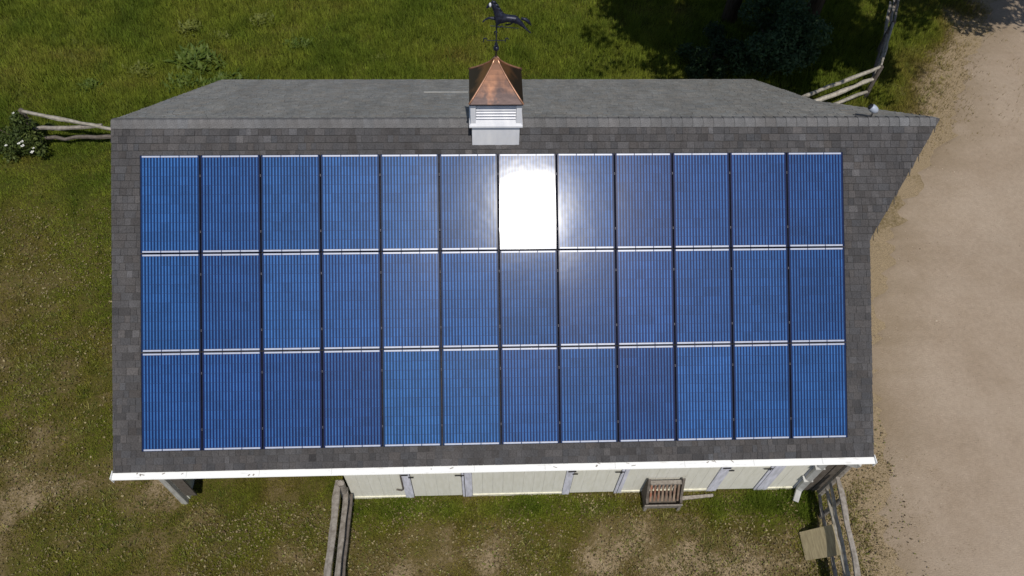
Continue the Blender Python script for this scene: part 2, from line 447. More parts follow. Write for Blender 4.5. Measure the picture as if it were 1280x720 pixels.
def ground_mat(name, sand=False):
    m = bpy.data.materials.new(name); m.use_nodes = True
    N = m.node_tree.nodes; L = m.node_tree.links; p = N["Principled BSDF"]
    p.inputs["Roughness"].default_value = 0.95; p.inputs["Specular IOR Level"].default_value = 0.1
    tc = N.new("ShaderNodeTexCoord")
    def noise(s, d=8, r=0.6):
        n = N.new("ShaderNodeTexNoise"); n.inputs["Scale"].default_value = s; n.inputs["Detail"].default_value = d; n.inputs["Roughness"].default_value = r
        L.new(tc.outputs["Object"], n.inputs["Vector"]); return n.outputs["Fac"]
    def ramp(fac, stops):
        r = N.new("ShaderNodeValToRGB"); e_ = r.color_ramp.elements
        e_[0].position, e_[0].color = stops[0][0], (*stops[0][1], 1); e_[1].position, e_[1].color = stops[-1][0], (*stops[-1][1], 1)
        for q in stops[1:-1]:
            x = e_.new(q[0]); x.color = (*q[1], 1)
        L.new(fac, r.inputs[0]); return r.outputs[0]
    def mix(f, a_, b_, mode='MIX'):
        x = N.new("ShaderNodeMix"); x.data_type = 'RGBA'; x.blend_type = mode
        for i, v in ((0, f), (6, a_), (7, b_)):
            if isinstance(v, (int, float)): x.inputs[i].default_value = v
            elif isinstance(v, tuple): x.inputs[i].default_value = (*v, 1)
            else: L.new(v, x.inputs[i])
        return x.outputs[2]
    if not sand:
        at = N.new("ShaderNodeAttribute"); at.attribute_name = "dry"
        ad = N.new("ShaderNodeMath"); ad.operation = 'MULTIPLY_ADD'; ad.inputs[1].default_value = 0.7
        L.new(noise(14), ad.inputs[0]); ad2 = N.new("ShaderNodeMath"); ad2.operation = 'SUBTRACT'; ad2.inputs[1].default_value = 0.35
        L.new(at.outputs["Fac"], ad.inputs[2]); L.new(ad.outputs[0], ad2.inputs[0])
        c = ramp(ad2.outputs[0], [(0.05, (0.048,0.060,0.008)), (0.42, (0.088,0.080,0.020)), (0.68, (0.140,0.108,0.050)), (0.95, (0.30,0.235,0.155))])
        c = mix(0.75, c, ramp(noise(55, 4), [(0.3, (0.35,0.35,0.35)), (0.7, (1.35,1.3,1.2))]), 'MULTIPLY')
    else:
        c = ramp(noise(0.55, 8, 0.65), [(0.3, (0.315,0.245,0.180)), (0.5, (0.362,0.288,0.220)), (0.72, (0.40,0.325,0.254))])
        c = mix(0.34, c, ramp(noise(9, 10, 0.7), [(0.3, (0.62,0.60,0.57)), (0.65, (1.15,1.14,1.12))]), 'MULTIPLY')
        c = mix(0.28, c, ramp(noise(60, 3), [(0.3, (0.5,0.5,0.5)), (0.7, (1.25,1.25,1.25))]), 'MULTIPLY')
        at = N.new("ShaderNodeAttribute"); at.attribute_name = "dirt"
        c = mix(at.outputs["Fac"], c, (0.195,0.146,0.088))
    L.new(c, p.inputs["Base Color"])
    bp = N.new("ShaderNodeBump"); bp.inputs["Strength"].default_value = 0.7; bp.inputs["Distance"].default_value = 0.03
    L.new(noise(22 if not sand else 35, 8), bp.inputs["Height"]); L.new(bp.outputs[0], p.inputs["Normal"])
    return m

me = np_mesh("ground", V, F, ground_mat("meadow_soil"), {"dry": ('POINT', 'FLOAT', dry.ravel())}, smooth=True)
tag(link(bpy.data.objects.new("ground", me)), kind='structure')

# sandy drive: a sheet a few millimetres above the ground with a ragged edge
ys = np.concatenate([[-60,-30,-15], np.arange(-9, 17.01, 0.14), [22, 40]])
ts = np.concatenate([np.arange(0, 4.01, 0.14), np.arange(4.4, 12.1, 0.4), [16]])
Yg, Tg = np.meshgrid(ys, ts, indexing='ij')
edge = np.interp(ys, ey, ex) + (vnoise(ys, ys*0, 1.3, 5, 4) - 0.5) * 0.9 + (vnoise(ys, ys*0, 6.0, 6, 2) - 0.5) * 0.5
Xg = edge[:, None] + Tg
Zg = ground_z(Xg, Yg) + 0.012
Zg[:, 0] -= 0.03
ny2, nx2 = Xg.shape
idx = np.arange(ny2*nx2).reshape(ny2, nx2)
F2 = np.stack([idx[:-1,:-1], idx[:-1,1:], idx[1:,1:], idx[1:,:-1]], -1).reshape(-1, 4)
dirt = np.clip((1 - sstep(Tg, 0.0, 1.8)) * (0.10 + 1.2 * vnoise(Xg, Yg, 1.6, 31, 4)) * 0.6 + 0.15 * sstep(vnoise(Xg, Yg, 0.5, 77, 4), 0.6, 0.8), 0, 0.9)
me = np_mesh("driveway", np.stack([Xg, Yg, Zg], -1).reshape(-1, 3), F2, ground_mat("sandy_gravel", True), {"dirt": ('POINT', 'FLOAT', dirt.ravel())}, smooth=True)
tag(link(bpy.data.objects.new("driveway", me)), kind='structure')

# ------------------------------------------------------------------ barn
barn = thing("barn", "long low barn with grey shingle roof, pointed hay hood and cream front wall", "barn", (6.05, 0, 0))
def front_roof(back):
    bm_ = MB()
    sgn = 1 if back == 1 else -1
    out = [(UL, 0), (TIP, 0), (UR, PROW), (UR, SE), (UL, SE)]
    # local frame: x along ridge, y along slope (front: -s, back: +s), z normal
    top = [(u, -s*sgn, -0.004) for u, s in out]; bot = [(u, -s*sgn, -0.055) for u, s in out]
    n = 5
    fs = [tuple(range(n)), tuple(range(2*n-1, n-1, -1))] + [(i, n+i, n+(i+1) % n, (i+1) % n) for i in range(n)]
    bm_.add(top + bot, fs)
    o = bm_.build("roof", [M['deck']], barn, world=False)
    o.location = (-barn.location.x, 0, RZ); o.rotation_euler = (P*sgn, 0, 0)
    return o
roof_f = front_roof(1); roof_b = front_roof(-1)
roof_f["label"] = "sunlit front roof slope under the solar panels"
roof_b["label"] = "back roof slope seen at a low angle"

EXPO = 0.127
S0 = 0.615
PX0, PX1, PS0, PS1 = 0.0, 12.10, S0, S0 + 4.99
def tone(back):
    r = rnd.random()
    b = 0.066 + 0.0055 * rnd.gauss(0, 1)
    if r < 0.10: b *= 0.82
    elif r > 0.93: b *= 1.28
    b = min(0.108, max(0.040, b))
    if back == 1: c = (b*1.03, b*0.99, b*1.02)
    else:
        b = 0.200 + (b - 0.066) * 1.6  # back slope: weathering, plus the paler grazing view put into the colour
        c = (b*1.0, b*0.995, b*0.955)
    w = 0.012 + rnd.gauss(0, 0.022)
    return (c[0]*(1+w), c[1], c[2]*(1-w))
def shingle_list(back):
    """(u0,u1 at top, u0,u1 at butt, s0, s1, thick, tone)"""
    out = []
    nrow = int(math.ceil(SE / EXPO))
    for r in range(nrow):
        s1 = SE + 0.012 - r * EXPO; s0 = max(0.01, s1 - EXPO)
        u = UL - rnd.random() * 0.2
        while u < ulim(s0):
            w = rnd.choice((0.085, 0.10, 0.12, 0.14, 0.165, 0.20))
            a_, b_ = max(u, UL - 0.004), u + w - 0.0035
            q = (a_, min(b_, ulim(s0) + 0.004), a_, min(b_, ulim(s1) + 0.004))
            if q[1] > a_ + 0.004:
                q = (q[0], q[1], q[2], max(q[3], a_ + 0.002))
                out.append((*q, s0, s1, rnd.choice((0.009, 0.012, 0.016)), tone(back)))
            u += w
    return out
def shingle_vf(q, sgn, s_off=0.0, u_off=0.0):
    a0, b0, a1, b1, s0, s1, t, c = q
    sT = s0 + (0.0035 if sgn > 0 else 0.010) + 0.008 * ((c[0] * 7919.0) % 1.0) ** 2      # a recessed joint of uneven width under the course above
    y = lambda s: -(s - s_off) * sgn
    vs = [(a0-u_off, y(sT), -0.003), (b0-u_off, y(sT), -0.003), (b1-u_off, y(s1), -0.003), (a1-u_off, y(s1), -0.003),
          (a0-u_off, y(sT), 0.001), (b0-u_off, y(sT), 0.001), (b1-u_off, y(s1), t), (a1-u_off, y(s1), t)]
    fs = [(4,5,6,7),(0,1,5,4),(1,2,6,5),(2,3,7,6),(3,0,4,7)]
    if sgn > 0: fs = [f[::-1] for f in fs]
    return vs, fs
def add_tone(me_, tones):
    at = me_.attributes.new("tone", 'FLOAT_COLOR', 'FACE')
    at.data.foreach_set("color", np.array([(*c, 1) for c in tones], np.float32).ravel())

lst = shingle_list(1)
def hid(q):
    um, sm = (q[2]+q[3])/2, (q[4]+q[5])/2
    return PX0 < um < PX1 and PS0 - 0.02 < sm < PS1 + 0.02 or (5.6 < um < 6.44 and sm < 0.45)
vis = [q for q in lst if not hid(q)]
vis.sort(key=lambda q: -(q[3]-q[2]))
indiv = set(id(q) for q in vis[:300])
mb = MB(); tones = []
for q in lst:
    vs, fs = shingle_vf(q, 1)
    if id(q) in indiv:
        s_, u_ = q[5], (q[2]+q[3])/2
        vs, fs = shingle_vf(q, 1, s_, u_)
        m_ = MB().add(vs, fs).mesh("shingle", M['shingle']); add_tone(m_, [q[7]] * len(fs))
        o = link(bpy.data.objects.new("shingle", m_), roof_f); o.location = (u_, -s_, 0)
    else:
        mb.add(vs, fs); tones += [q[7]] * len(fs)
m_ = mb.mesh("shingles", M['shingle']); add_tone(m_, tones)
tag(link(bpy.data.objects.new("shingles", m_), roof_f), kind='stuff')
mb = MB(); tones = []
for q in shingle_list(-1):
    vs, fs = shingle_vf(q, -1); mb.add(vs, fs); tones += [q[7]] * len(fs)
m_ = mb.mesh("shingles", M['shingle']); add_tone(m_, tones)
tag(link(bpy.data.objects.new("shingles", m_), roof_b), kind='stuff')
# ridge caps, bent over the ridge
u = UL
while u < TIP - 0.10:
    w = 0.185
    t0, t1 = 0.012, 0.024
    L_ = 0.145
    vs = []
    u1 = min(u + w + 0.03, TIP - 0.08)
    for (x, t) in ((0, t1), (u1 - u, t0)):
        for h in (t - 0.011, t):
            vs += [(x, -L_*CP - h*SP, -L_*SP + h*CP), (x, -0.03*CP - h*SP, -0.016 + h*CP), (x, 0, h - 0.006), (x, 0.03*CP + h*SP, -0.016 + h*CP), (x, L_*CP + h*SP, -L_*SP + h*CP)]
    fs = []
    for i in range(4):
        fs += [(5+i, 5+i+1, 15+i+1, 15+i), (0+i, 10+i, 10+i+1, i+1), (i, i+1, 5+i+1, 5+i), (10+i, 15+i, 15+i+1, 10+i+1)]
    fs += [(0, 5, 15, 10), (4, 14, 19, 9)]
    cap = MB().add(vs, fs)
    c = tone(1); c = tuple(0.8*x + 0.2*y + 0.052 for x, y in zip(c, (0.125, 0.124, 0.125)))
    o = cap.build("ridge_cap", [M['shingle']], None)
    at = o.data.attributes.new("tone", 'FLOAT_COLOR', 'FACE')
    at.data.foreach_set("color", np.array([(*c, 1)] * len(o.data.polygons), np.float32).ravel())
    o.parent = barn; o.location = (u - barn.location.x, 0, RZ)
    u += w

# gutter with guard along the front eave, white drip edge along the back eave
EY, EZ = slope(0, SE).y, slope(0, SE).z
gut = MB().prism([(EY+0.035, EZ-0.015), (EY-0.115, EZ-0.028), (EY-0.125, EZ-0.045), (EY-0.118, EZ-0.065), (EY-0.10, EZ-0.10), (EY-0.085, EZ-0.145), (EY+0.02, EZ-0.145), (EY+0.035, EZ-0.13)], 'x', UL-0.02, UR+0.02)
gut.box(UL-0.024, UL-0.012, EY-0.128, EY+0.02, EZ-0.15, EZ+0.02).box(UR+0.012, UR+0.024, EY-0.128, EY+0.02, EZ-0.15, EZ+0.02)
g_ = gut.build("gutter", [M['gutter']], barn)
MB().prism([(EY+0.004, EZ-0.035), (EY+0.055, EZ-0.005), (EY+0.055, EZ-0.20), (EY+0.037, EZ-0.20)], 'x', UL, UR).build("fascia", [M['white_wood']], barn)
# seams of the gutter guard
for k in range(1, 11):
    x = UL + k * 1.22
    MB().hexa([(x-0.006, EY-0.112, EZ-0.0265), (x+0.006, EY-0.112, EZ-0.0265), (x+0.006, EY+0.0, EZ-0.0165), (x-0.006, EY+0.0, EZ-0.0165)],
              [(x-0.006, EY-0.112, EZ-0.0235), (x+0.006, EY-0.112, EZ-0.0235), (x+0.006, EY+0.0, EZ-0.0135), (x-0.006, EY+0.0, EZ-0.0135)]).build("seam", [M['soffit']], g_)
dm = MB()
for k in range(40):                                        # leaf scraps and catkins caught on the guard
    x = UL + 0.1 + rnd.random() ** 1.0 * 12.7; y = EY - 0.02 - rnd.random() * 0.08
    if vnoise(x, 0.0, 0.8, 4, 2) < 0.48: continue
    z = EZ - 0.0195 - (EY - y) * 0.087 + 0.006
    a_ = rnd.random() * PI; l = 0.012 + rnd.random() * 0.03; w_ = 0.006 + 0.008 * rnd.random()
    d1 = Vector((math.cos(a_), math.sin(a_) * 0.6, 0)) * l; d2 = Vector((-math.sin(a_), math.cos(a_) * 0.6, 0)) * w_
    c = Vector((x, y, z))
    dm.add([c - d1 - d2, c + d1 - d2, c + d1 * 1.1 + d2 + Vector((0, 0, 0.004)), c - d1 * 0.8 + d2], [(0, 1, 2, 3)])
tag(dm.build("leaf_litter", [M['old_wood']], barn, fix=False), kind='stuff')
BY, BZ = -EY, EZ
MB().prism([(BY+0.0, BZ-0.006), (BY+0.024, BZ-0.004), (BY+0.024, BZ-0.08), (BY+0.0, BZ-0.08)], 'x', UL, UR).build("drip_edge", [M['downspout']], barn)
# pale flashing strip low on the back slope
p0, p1 = slope(4.62, 3.55, 0.022, -1), slope(5.52, 3.55, 0.022, -1)
MB().hexa([slope(4.55, 3.50, 0.012, -1), slope(5.50, 3.50, 0.012, -1), slope(5.50, 3.58, 0.016, -1), slope(4.55, 3.58, 0.016, -1)],
          [slope(4.55, 3.50, 0.030, -1), slope(5.50, 3.50, 0.030, -1), slope(5.50, 3.58, 0.032, -1), slope(4.55, 3.58, 0.032, -1)]).build("flashing_strip", [M['pale_flashing']], barn)
# rake boards under the roof's gable edges
for (u_, sA, sB) in ((UL + 0.02, 0.0, SE), (UR - 0.02, PROW, SE)):
    for b_ in (1, -1):
        a0, a1 = slope(u_, sA, -0.06, b_), slope(u_, sB, -0.06, b_)
        MB().hexa([a0 + Vector((-0.015,0,-0.15)), a0 + Vector((0.015,0,-0.15)), a1 + Vector((0.015,0,-0.15)), a1 + Vector((-0.015,0,-0.15))],
                  [a0 + Vector((-0.015,0,0)), a0 + Vector((0.015,0,0)), a1 + Vector((0.015,0,0)), a1 + Vector((-0.015,0,0))]).build("rake_board", [M['white_wood']], barn)
# gable, back and partition walls
WT = EZ - 0.03                                              # wall top at the eave
def gable(x0, x1, nm="gable_wall"):
    y1 = -WALL_Y
    zt = lambda y: RZ - abs(y) * math.tan(P) - 0.09
    poly = [(-y1 + 0.06, 0), (y1 - 0.06, 0), (y1 - 0.06, zt(y1)), (0, zt(0)), (-y1 + 0.06, zt(y1))]
    return MB().prism(poly, 'x', x0, x1).build(nm, [M['cream']], barn)
gable(BX0, BX0 + 0.1); gable(BX1 - 0.1, BX1)
MB().box(BX0, BX1, -WALL_Y - 0.058, -WALL_Y, 0, WT - 0.05).build("back_wall", [M['cream']], barn)
MB().box(3.15, 3.23, WALL_Y + 0.055, -WALL_Y - 0.06, 0, WT).build("partition_wall", [M['dark_wood']], barn)
MB().box(BX0 + 0.1, BX1 - 0.1, WALL_Y + 0.02, WALL_Y + 0.16, WT - 0.22, WT - 0.02).build("header_beam", [M['post_wood']], barn)

# front wall: cream board panels, white trims, stall doors
YW = WALL_Y
def wall_boards(x0, x1, z0, z1, y=YW, nm="wall_board", par=barn, bw=0.20, mt='cream'):
    n = max(1, round((x1 - x0) / bw)); w = (x1 - x0) / n
    for i in range(n):
        a_ = x0 + i * w
        d = rnd.uniform(0, 0.004)
        MB().box(a_ + 0.0012, a_ + w - 0.0012, y - d*0.5, y + 0.03, z0, z1).build(nm, [M[mt]], par)
secs = [(3.14, 4.19, 'w'), (4.36, 5.32, 'd'), (5.52, 7.30, 'w'), (7.45, 8.35, 'd'), (8.50, 10.24, 'w'), (10.44, 11.20, 'd'), (11.48, 12.02, 'w')]
MB().box(3.14, BX1 - 0.1, YW + 0.031, YW + 0.055, 0.02, WT - 0.02).build("wall_frame", [M['dark_wood']], barn)
for (x0, x1, k) in secs:
    if k == 'w':
        wall_boards(x0, x1, 0.10, WT - 0.05)
        MB().box(x0, x1, YW - 0.022, YW + 0.03, 0.0, 0.097).build("skirting", [M['cream_sill']], barn, bevel=0.003)
for (x0, x1) in ((4.19, 4.36), (5.32, 5.37), (5.375, 5.52), (7.30, 7.45), (8.35, 8.41), (8.415, 8.50), (10.24, 10.44), (11.20, 11.26), (11.265, 11.48), (12.02, 12.16)):
    MB().box(x0 + 0.004, x1 - 0.004, YW - 0.028, YW + 0.03, 0.0, WT - 0.05).build("trim_board", [M['trim']], barn, bevel=0.003)
for (x0, x1, hs_) in ((4.36, 5.32, 1), (7.45, 8.35, 1), (10.44, 11.20, 1)):
    d = thing("stall_door", None, None, (0, 0, 0)) if False else None
    dr = MB().box(x0 + 0.006, x1 - 0.006, YW + 0.006, YW + 0.03, 0.06, 1.26).build("stall_door", [M['cream']], barn)
    wall_boards(x0 + 0.008, x1 - 0.008, 0.062, 1.255, YW - 0.006, "door_board", dr, 0.24)
    up = MB().box(x0 + 0.006, x1 - 0.006, YW + 0.006, YW + 0.03, 1.275, WT - 0.06).build("upper_door", [M['cream']], barn)
    wall_boards(x0 + 0.008, x1 - 0.008, 1.28, WT - 0.065, YW - 0.006, "door_board", up, 0.24)
    for (z, mp_) in ((1.20, dr), (1.42, up)):
        MB().box(x1 - 0.12, x1 + 0.05, YW - 0.040, YW - 0.030, z - 0.018, z + 0.018).tube([(x1, YW-0.042, z-0.04), (x1, YW-0.042, z+0.04)], 0.012, 8).build("hinge", [M['black_iron']], mp_)
    MB().box(x0 - 0.03, x0 + 0.07, YW - 0.045, YW - 0.030, 1.14, 1.175).build("latch", [M['black_iron']], dr)
for x in (4.16, 7.31, 10.25):
    MB().box(x + 0.02, x + 0.17, YW - 0.042, YW - 0.0285, 1.26, 1.30).build("bracket", [M['black_iron']], barn)
MB().tube([(4.05, YW - 0.03, 0.52), (4.15, YW - 0.055, 0.53), (4.19, YW - 0.055, 0.60), (4.195, YW - 0.04, 1.3)], 0.016, 6).build("latch_bar", [M['dark_wood']], barn)
# corner post carrying the open bay, with its foot block
MB().hexa([(-0.21, YW-0.05, -0.02), (-0.085, YW-0.05, -0.02), (-0.085, YW+0.06, -0.02), (-0.21, YW+0.06, -0.02)],
          [(-0.19, YW-0.05, WT-0.02), (-0.085, YW-0.05, WT-0.02), (-0.085, YW+0.06, WT-0.02), (-0.19, YW+0.06, WT-0.02)]).build("corner_post", [M['post_wood']], barn, bevel=0.01)
MB().box(-0.055, 0.16, YW+0.02, YW+0.05, 0.30, 1.45).build("bay_shade_board", [M['dark_wood']], barn)  # dark board stands in for the shadow and second post there
# downspout at the right corner
dp = MB()
xs = 12.05
dp.tube([(xs + 0.35, EY - 0.05, EZ - 0.14), (xs + 0.34, EY - 0.05, EZ - 0.22), (xs + 0.05, YW - 0.09, EZ - 0.48), (xs + 0.02, YW - 0.085, EZ - 0.62), (xs + 0.02, YW - 0.085, 0.34), (xs + 0.015, YW - 0.11, 0.22), (xs - 0.06, YW - 0.30, 0.09)], 0.088, 4, flat=0.7)
dp.build("downspout", [M['downspout']], barn, bevel=0.006)
for z in (0.75, 1.4):
    MB().box(xs - 0.075, xs + 0.105, YW - 0.15, YW - 0.022, z - 0.012, z + 0.012).build("strap", [M['downspout']], barn)
# weathered grey board leaf hung on the corner beside the downspout
for k in range(2):
    MB().box(12.19 + k * 0.165, 12.345 + k * 0.165, YW - 0.09 - 0.012*k, YW - 0.055 - 0.012*k, 0.12, 1.72).build("corner_plank", [M['dark_wood']], barn, bevel=0.004)
MB().tube([(12.57, YW - 0.12, -0.05), (12.57, YW - 0.12, 1.66)], [0.07, 0.062], 9).build("gate_post", [M['old_wood']], barn, smooth=False)

# ------------------------------------------------------------------ solar panels
def rail(s):
    bx = MB().box(-0.03, 12.13, -0.02, 0.02, 0.02, 0.062)
    o = bx.build("mounting_rail", [M['rail']], barn, world=False)
    o.location = (-barn.location.x, -s*CP, RZ - s*SP); o.rotation_euler = (P, 0, 0)
    ft = MB()
    for i in range(11):
        ft.box(0.1 + i*1.19, 0.16 + i*1.19, -0.04, 0.04, 0.006, 0.03)
    ft.build("rail_foot", [M['rail']], o, world=False)
for r in range(3):
    for t in (0.35, 1.30): rail(S0 + r*1.67 + t)
ORD = ["first", "second", "third", "fourth", "fifth", "sixth", "seventh", "eighth", "ninth", "tenth", "eleventh", "last"]
ROW = ["top", "middle", "bottom"]
def make_panel():
    root = empty("solar_panel")
    hw, hh, fw = PW/2, PH/2, 0.0135
    f = MB()
    f.box(-hw, -hw+fw, -hh, hh, 0.064, 0.100).box(hw-fw, hw, -hh, hh, 0.064, 0.100)
    f.box(-hw+fw, hw-fw, -hh, -hh+.007, 0.064, 0.0995).box(-hw+fw, hw-fw, hh-.007, hh, 0.064, 0.0995)
    f.build("frame", [M['panel_frame']], root, world=False)
    c = MB().box(-hw+fw, hw-fw, -hh+.007, hh-.007, 0.070, 0.0965).build("cell_sheet", [M['cells']], root, world=False)
    for sy in (1, -1):
        for i in range(3):
            x = (i - 1) * 0.314
            MB().box(x-0.150, x+0.150, sy*(hh-0.0225) - 0.0135, sy*(hh-0.0225) + 0.0135, 0.0966, 0.0974).build("bus_ribbon", [M['ribbon']], root, world=False)
    for y in (0.475, -0.475):
        MB().box(hw + 0.001, hw + 0.013, y-0.018, y+0.018, 0.064, 0.098).sphere((hw+0.007, y, 0.098), 0.007, 6, 4).build("clamp", [M['clamp']], root, world=False)
    return root
proto = make_panel()
LOOK = {}
tilts = {}
rp = random.Random(5)
for r in range(3):
    for c in range(12):
        tilts[(r, c)] = (rp.gauss(0, 0.0022), rp.gauss(0, 0.0022))
tilts[(0, 6)] = (-0.0045, 0.001)
# neighbours of the dazzling panel sit at slightly different angles on their clamps
tilts[(0, 5)] = (0.003, -0.017); tilts[(0, 7)] = (-0.004, 0.0105)
tilts[(1, 6)] = (0.022, 0.002); tilts[(1, 7)] = (0.002, 0.003); tilts[(1, 5)] = (0.022, -0.012)
BR = {(2,3):(0.80,0.0),(2,4):(1.12,0.85),(2,5):(1.10,0.75),(2,8):(0.80,0.0),(2,9):(1.1,0.35),(2,10):(1.0,0.3),(0,3):(1.12,0.6),(0,8):(0.85,0.1),(1,9):(0.95,0.2),(2,0):(0.92,0.1),(2,1):(0.9,0.0),(2,2):(0.85,0.0),(1,4):(1.1,0.5),(1,3):(1.05,0.35),(1,5):(1.08,0.55)}
for r in range(3):
    for c in range(12):
        if r == 0 and c == 0: o = proto
        else:
            o = proto.copy(); col.objects.link(o)
            for ch in proto.children:
                d = ch.copy(); col.objects.link(d); d.parent = o
        u_ = c*1.01 + 0.495; s_ = S0 + r*1.67 + 0.825
        tx, ty = tilts[(r, c)]
        o.location = slope(u_, s_, 0.0)
        o.rotation_euler = (Matrix.Rotation(P, 3, 'X') @ Matrix.Rotation(ty, 3, 'Y') @ Matrix.Rotation(tx, 3, 'X')).to_euler()
        b = BR.get((r, c), (rp.uniform(0.86, 1.10) * (0.92 + 0.12*math.exp(-((c-4.5)/3.5)**2)), rp.uniform(0.0, 0.35) + 0.5*math.exp(-((c-4)/2.4)**2)))
        for ch in o.children:
            if ch.name.startswith("cell_sheet"): ch.color = (b[0], b[1], 0, 1)
        if (r, c) == (0, 6): lb = "solar panel blazing white with the sun's reflection, below the cupola in the top row"
        elif (r, c) == (0, 5): lb = "greyish blue solar panel just left of the dazzling white one in the top row"
        elif (r, c) == (0, 7): lb = "greyish blue solar panel just right of the dazzling white one in the top row"
        elif c == 0: lb = "blue solar panel at the left end of the %s row" % ROW[r]
        elif c == 11: lb = "blue solar panel at the right end of the %s row" % ROW[r]
        elif (r, c) == (2, 4): lb = "pale teal blue solar panel in the bottom row, fifth from the left"
        else: lb = "%s solar panel in the %s row, %s from the left" % ("dark blue" if b[0] < 0.9 else "blue", ROW[r], ORD[c])
        tag(o, lb, "solar panel", "solar panels on the barn roof")

# ------------------------------------------------------------------ cupola
CX, cw = 6.017, 0.405
cup = thing("cupola", "white louvred cupola with flared copper roof straddling the barn ridge", "cupola", (CX, 0, 5.4))
hy = 0.37
zb = RZ - hy*math.tan(P) - 0.02
MB().hexa([(CX-cw, -hy, zb), (CX+cw, -hy, zb), (CX+cw, hy, zb), (CX-cw, hy, zb)], [(CX-cw, -hy, 5.93), (CX+cw, -hy, 5.93), (CX+cw, hy, 5.93), (CX-cw, hy, 5.93)]).build("base", [M['white_wood']], cup, bevel=0.004)
k = 0.045
MB().hexa([(CX-cw-k, -hy-k, 5.915), (CX+cw+k, -hy-k, 5.915), (CX+cw+k, hy+k, 5.915), (CX-cw-k, hy+k, 5.915)], [(CX-cw-k, -hy-k, 5.955), (CX+cw+k, -hy-k, 5.955), (CX+cw+k, hy+k, 5.955), (CX-cw-k, hy+k, 5.955)]).hexa(
   [(CX-cw-k+.004, -hy-k+.004, 5.955), (CX+cw+k-.004, -hy-k+.004, 5.955), (CX+cw+k-.004, hy+k-.004, 5.955), (CX-cw-k+.004, hy+k-.004, 5.955)], [(CX-cw+.02, -hy+.02, 6.05), (CX+cw-.02, -hy+.02, 6.05), (CX+cw-.02, hy-.02, 6.05), (CX-cw+.02, hy-.02, 6.05)]).build("moulding", [M['white_wood']], cup, bevel=0.003)
lw, ly = cw - 0.025, hy - 0.025
for sx in (-1, 1):
    for sy in (-1, 1):
        MB().box(CX+sx*lw-0.045, CX+sx*lw+0.045, sy*ly-0.045, sy*ly+0.045, 6.0, 6.43).build("corner_board", [M['white_wood']], cup, bevel=0.004)
MB().box(CX-lw+0.02, CX+lw-0.02, -ly+0.05, ly-0.05, 6.0, 6.42).build("louvre_backing", [M['white_wood']], cup)
for i in range(6):
    z = 6.075 + i*0.062
    for sy in (-1, 1):
        MB().hexa([(CX-lw+0.05, sy*(ly+0.025), z-0.004), (CX+lw-0.05, sy*(ly+0.025), z-0.004), (CX+lw-0.05, sy*(ly-0.05), z+0.040), (CX-lw+0.05, sy*(ly-0.05), z+0.040)],
                  [(CX-lw+0.05, sy*(ly+0.03), z+0.006), (CX+lw-0.05, sy*(ly+0.03), z+0.006), (CX+lw-0.05, sy*(ly-0.05), z+0.050), (CX-lw+0.05, sy*(ly-0.05), z+0.050)]).build("louvre_slat", [M['white_wood']], cup)
    for sx in (-1, 1):
        MB().hexa([(CX+sx*(lw+0.025), -ly+0.05, z-0.004), (CX+sx*(lw+0.025), ly-0.05, z-0.004), (CX+sx*(lw-0.05), ly-0.05, z+0.040), (CX+sx*(lw-0.05), -ly+0.05, z+0.040)],
                  [(CX+sx*(lw+0.03), -ly+0.05, z+0.006), (CX+sx*(lw+0.03), ly-0.05, z+0.006), (CX+sx*(lw-0.05), ly-0.05, z+0.050), (CX+sx*(lw-0.05), -ly+0.05, z+0.050)]).build("louvre_slat", [M['white_wood']], cup)
MB().box(CX-lw-0.03, CX+lw+0.03, -ly-0.03, ly+0.03, 6.425, 6.445).build("frieze", [M['white_wood']], cup)
# flared copper roof
prof = []
for i in range(9):
    t = i / 8
    prof.append((0.442 * (1 - t) ** 1.22 + 0.028 * t, 6.452 + (7.02 - 6.452) * t))
cr = MB(); hyk = 0.44 / 0.442
rings = [[(CX-h, -h*hyk, z), (CX+h, -h*hyk, z), (CX+h, h*hyk, z), (CX-h, h*hyk, z)] for h, z in prof]
vs = [q for R_ in rings for q in R_]
fs = [(i*4+k, i*4+(k+1) % 4, (i+1)*4+(k+1) % 4, (i+1)*4+k) for i in range(8) for k in range(4)] + [(3,2,1,0), (32,33,34,35)]
cr.add(vs, fs)
h0 = prof[0][0]
cr.box(CX-h0+.002, CX+h0-.002, -h0+.004, h0-.004, 6.425, 6.4515)
croof = cr.build("copper_roof", [M['copper']], None)
croof.parent = cup
croof.data.transform(Matrix.Translation((-CX, 0, -6.45))); croof.location = (0, 0, 6.45 - 5.4)
for k in range(4):
    hb = MB().tube([rings[i][k] for i in range(9)], [0.018 - 0.0007*i for i in range(9)], 6)
    hb.build("hip_seam", [M['copper_hip']], croof.parent, smooth=True)
MB().tube([(CX, 0, 6.99), (CX, 0, 7.05)], [0.04, 0.03], 10).build("finial_cap", [M['copper_hip']], cup)

# ------------------------------------------------------------------ weathervane
vane = thing("weathervane", "black galloping horse weathervane on a slim rod above the copper cupola", "weathervane", (CX, 0, 7.045))
MB().tube([(CX, 0, 7.04), (CX, 0, 7.66)], 0.011, 8).build("rod", [M['vane']], vane, smooth=True)
bb = MB().sphere((CX, 0, 7.215), 0.047, 14, 10).sphere((CX, 0, 7.30), 0.026, 12, 8).tube([(CX,0,7.26),(CX,0,7.275)], 0.03, 10)
bb.build("ball", [M['vane']], vane, smooth=True)
for k, (dx, dy) in enumerate(((1,0), (0,1), (-1,0), (0,-1))):
    am = MB().tube([(CX, 0, 7.36), (CX+dx*0.15, dy*0.15, 7.36)], 0.006, 6)
    c = Vector((CX+dx*0.17, dy*0.17, 7.36))
    am.tube([c + Vector((-0.03,0,-0.03)), c + Vector((-0.025,0,0.03)), c + Vector((0.0,0,0.045)), c + Vector((0.028,0,0.02))], [0.006,0.011,0.011,0.006], 6)
    am.build("direction_arm", [M['vane']], vane)
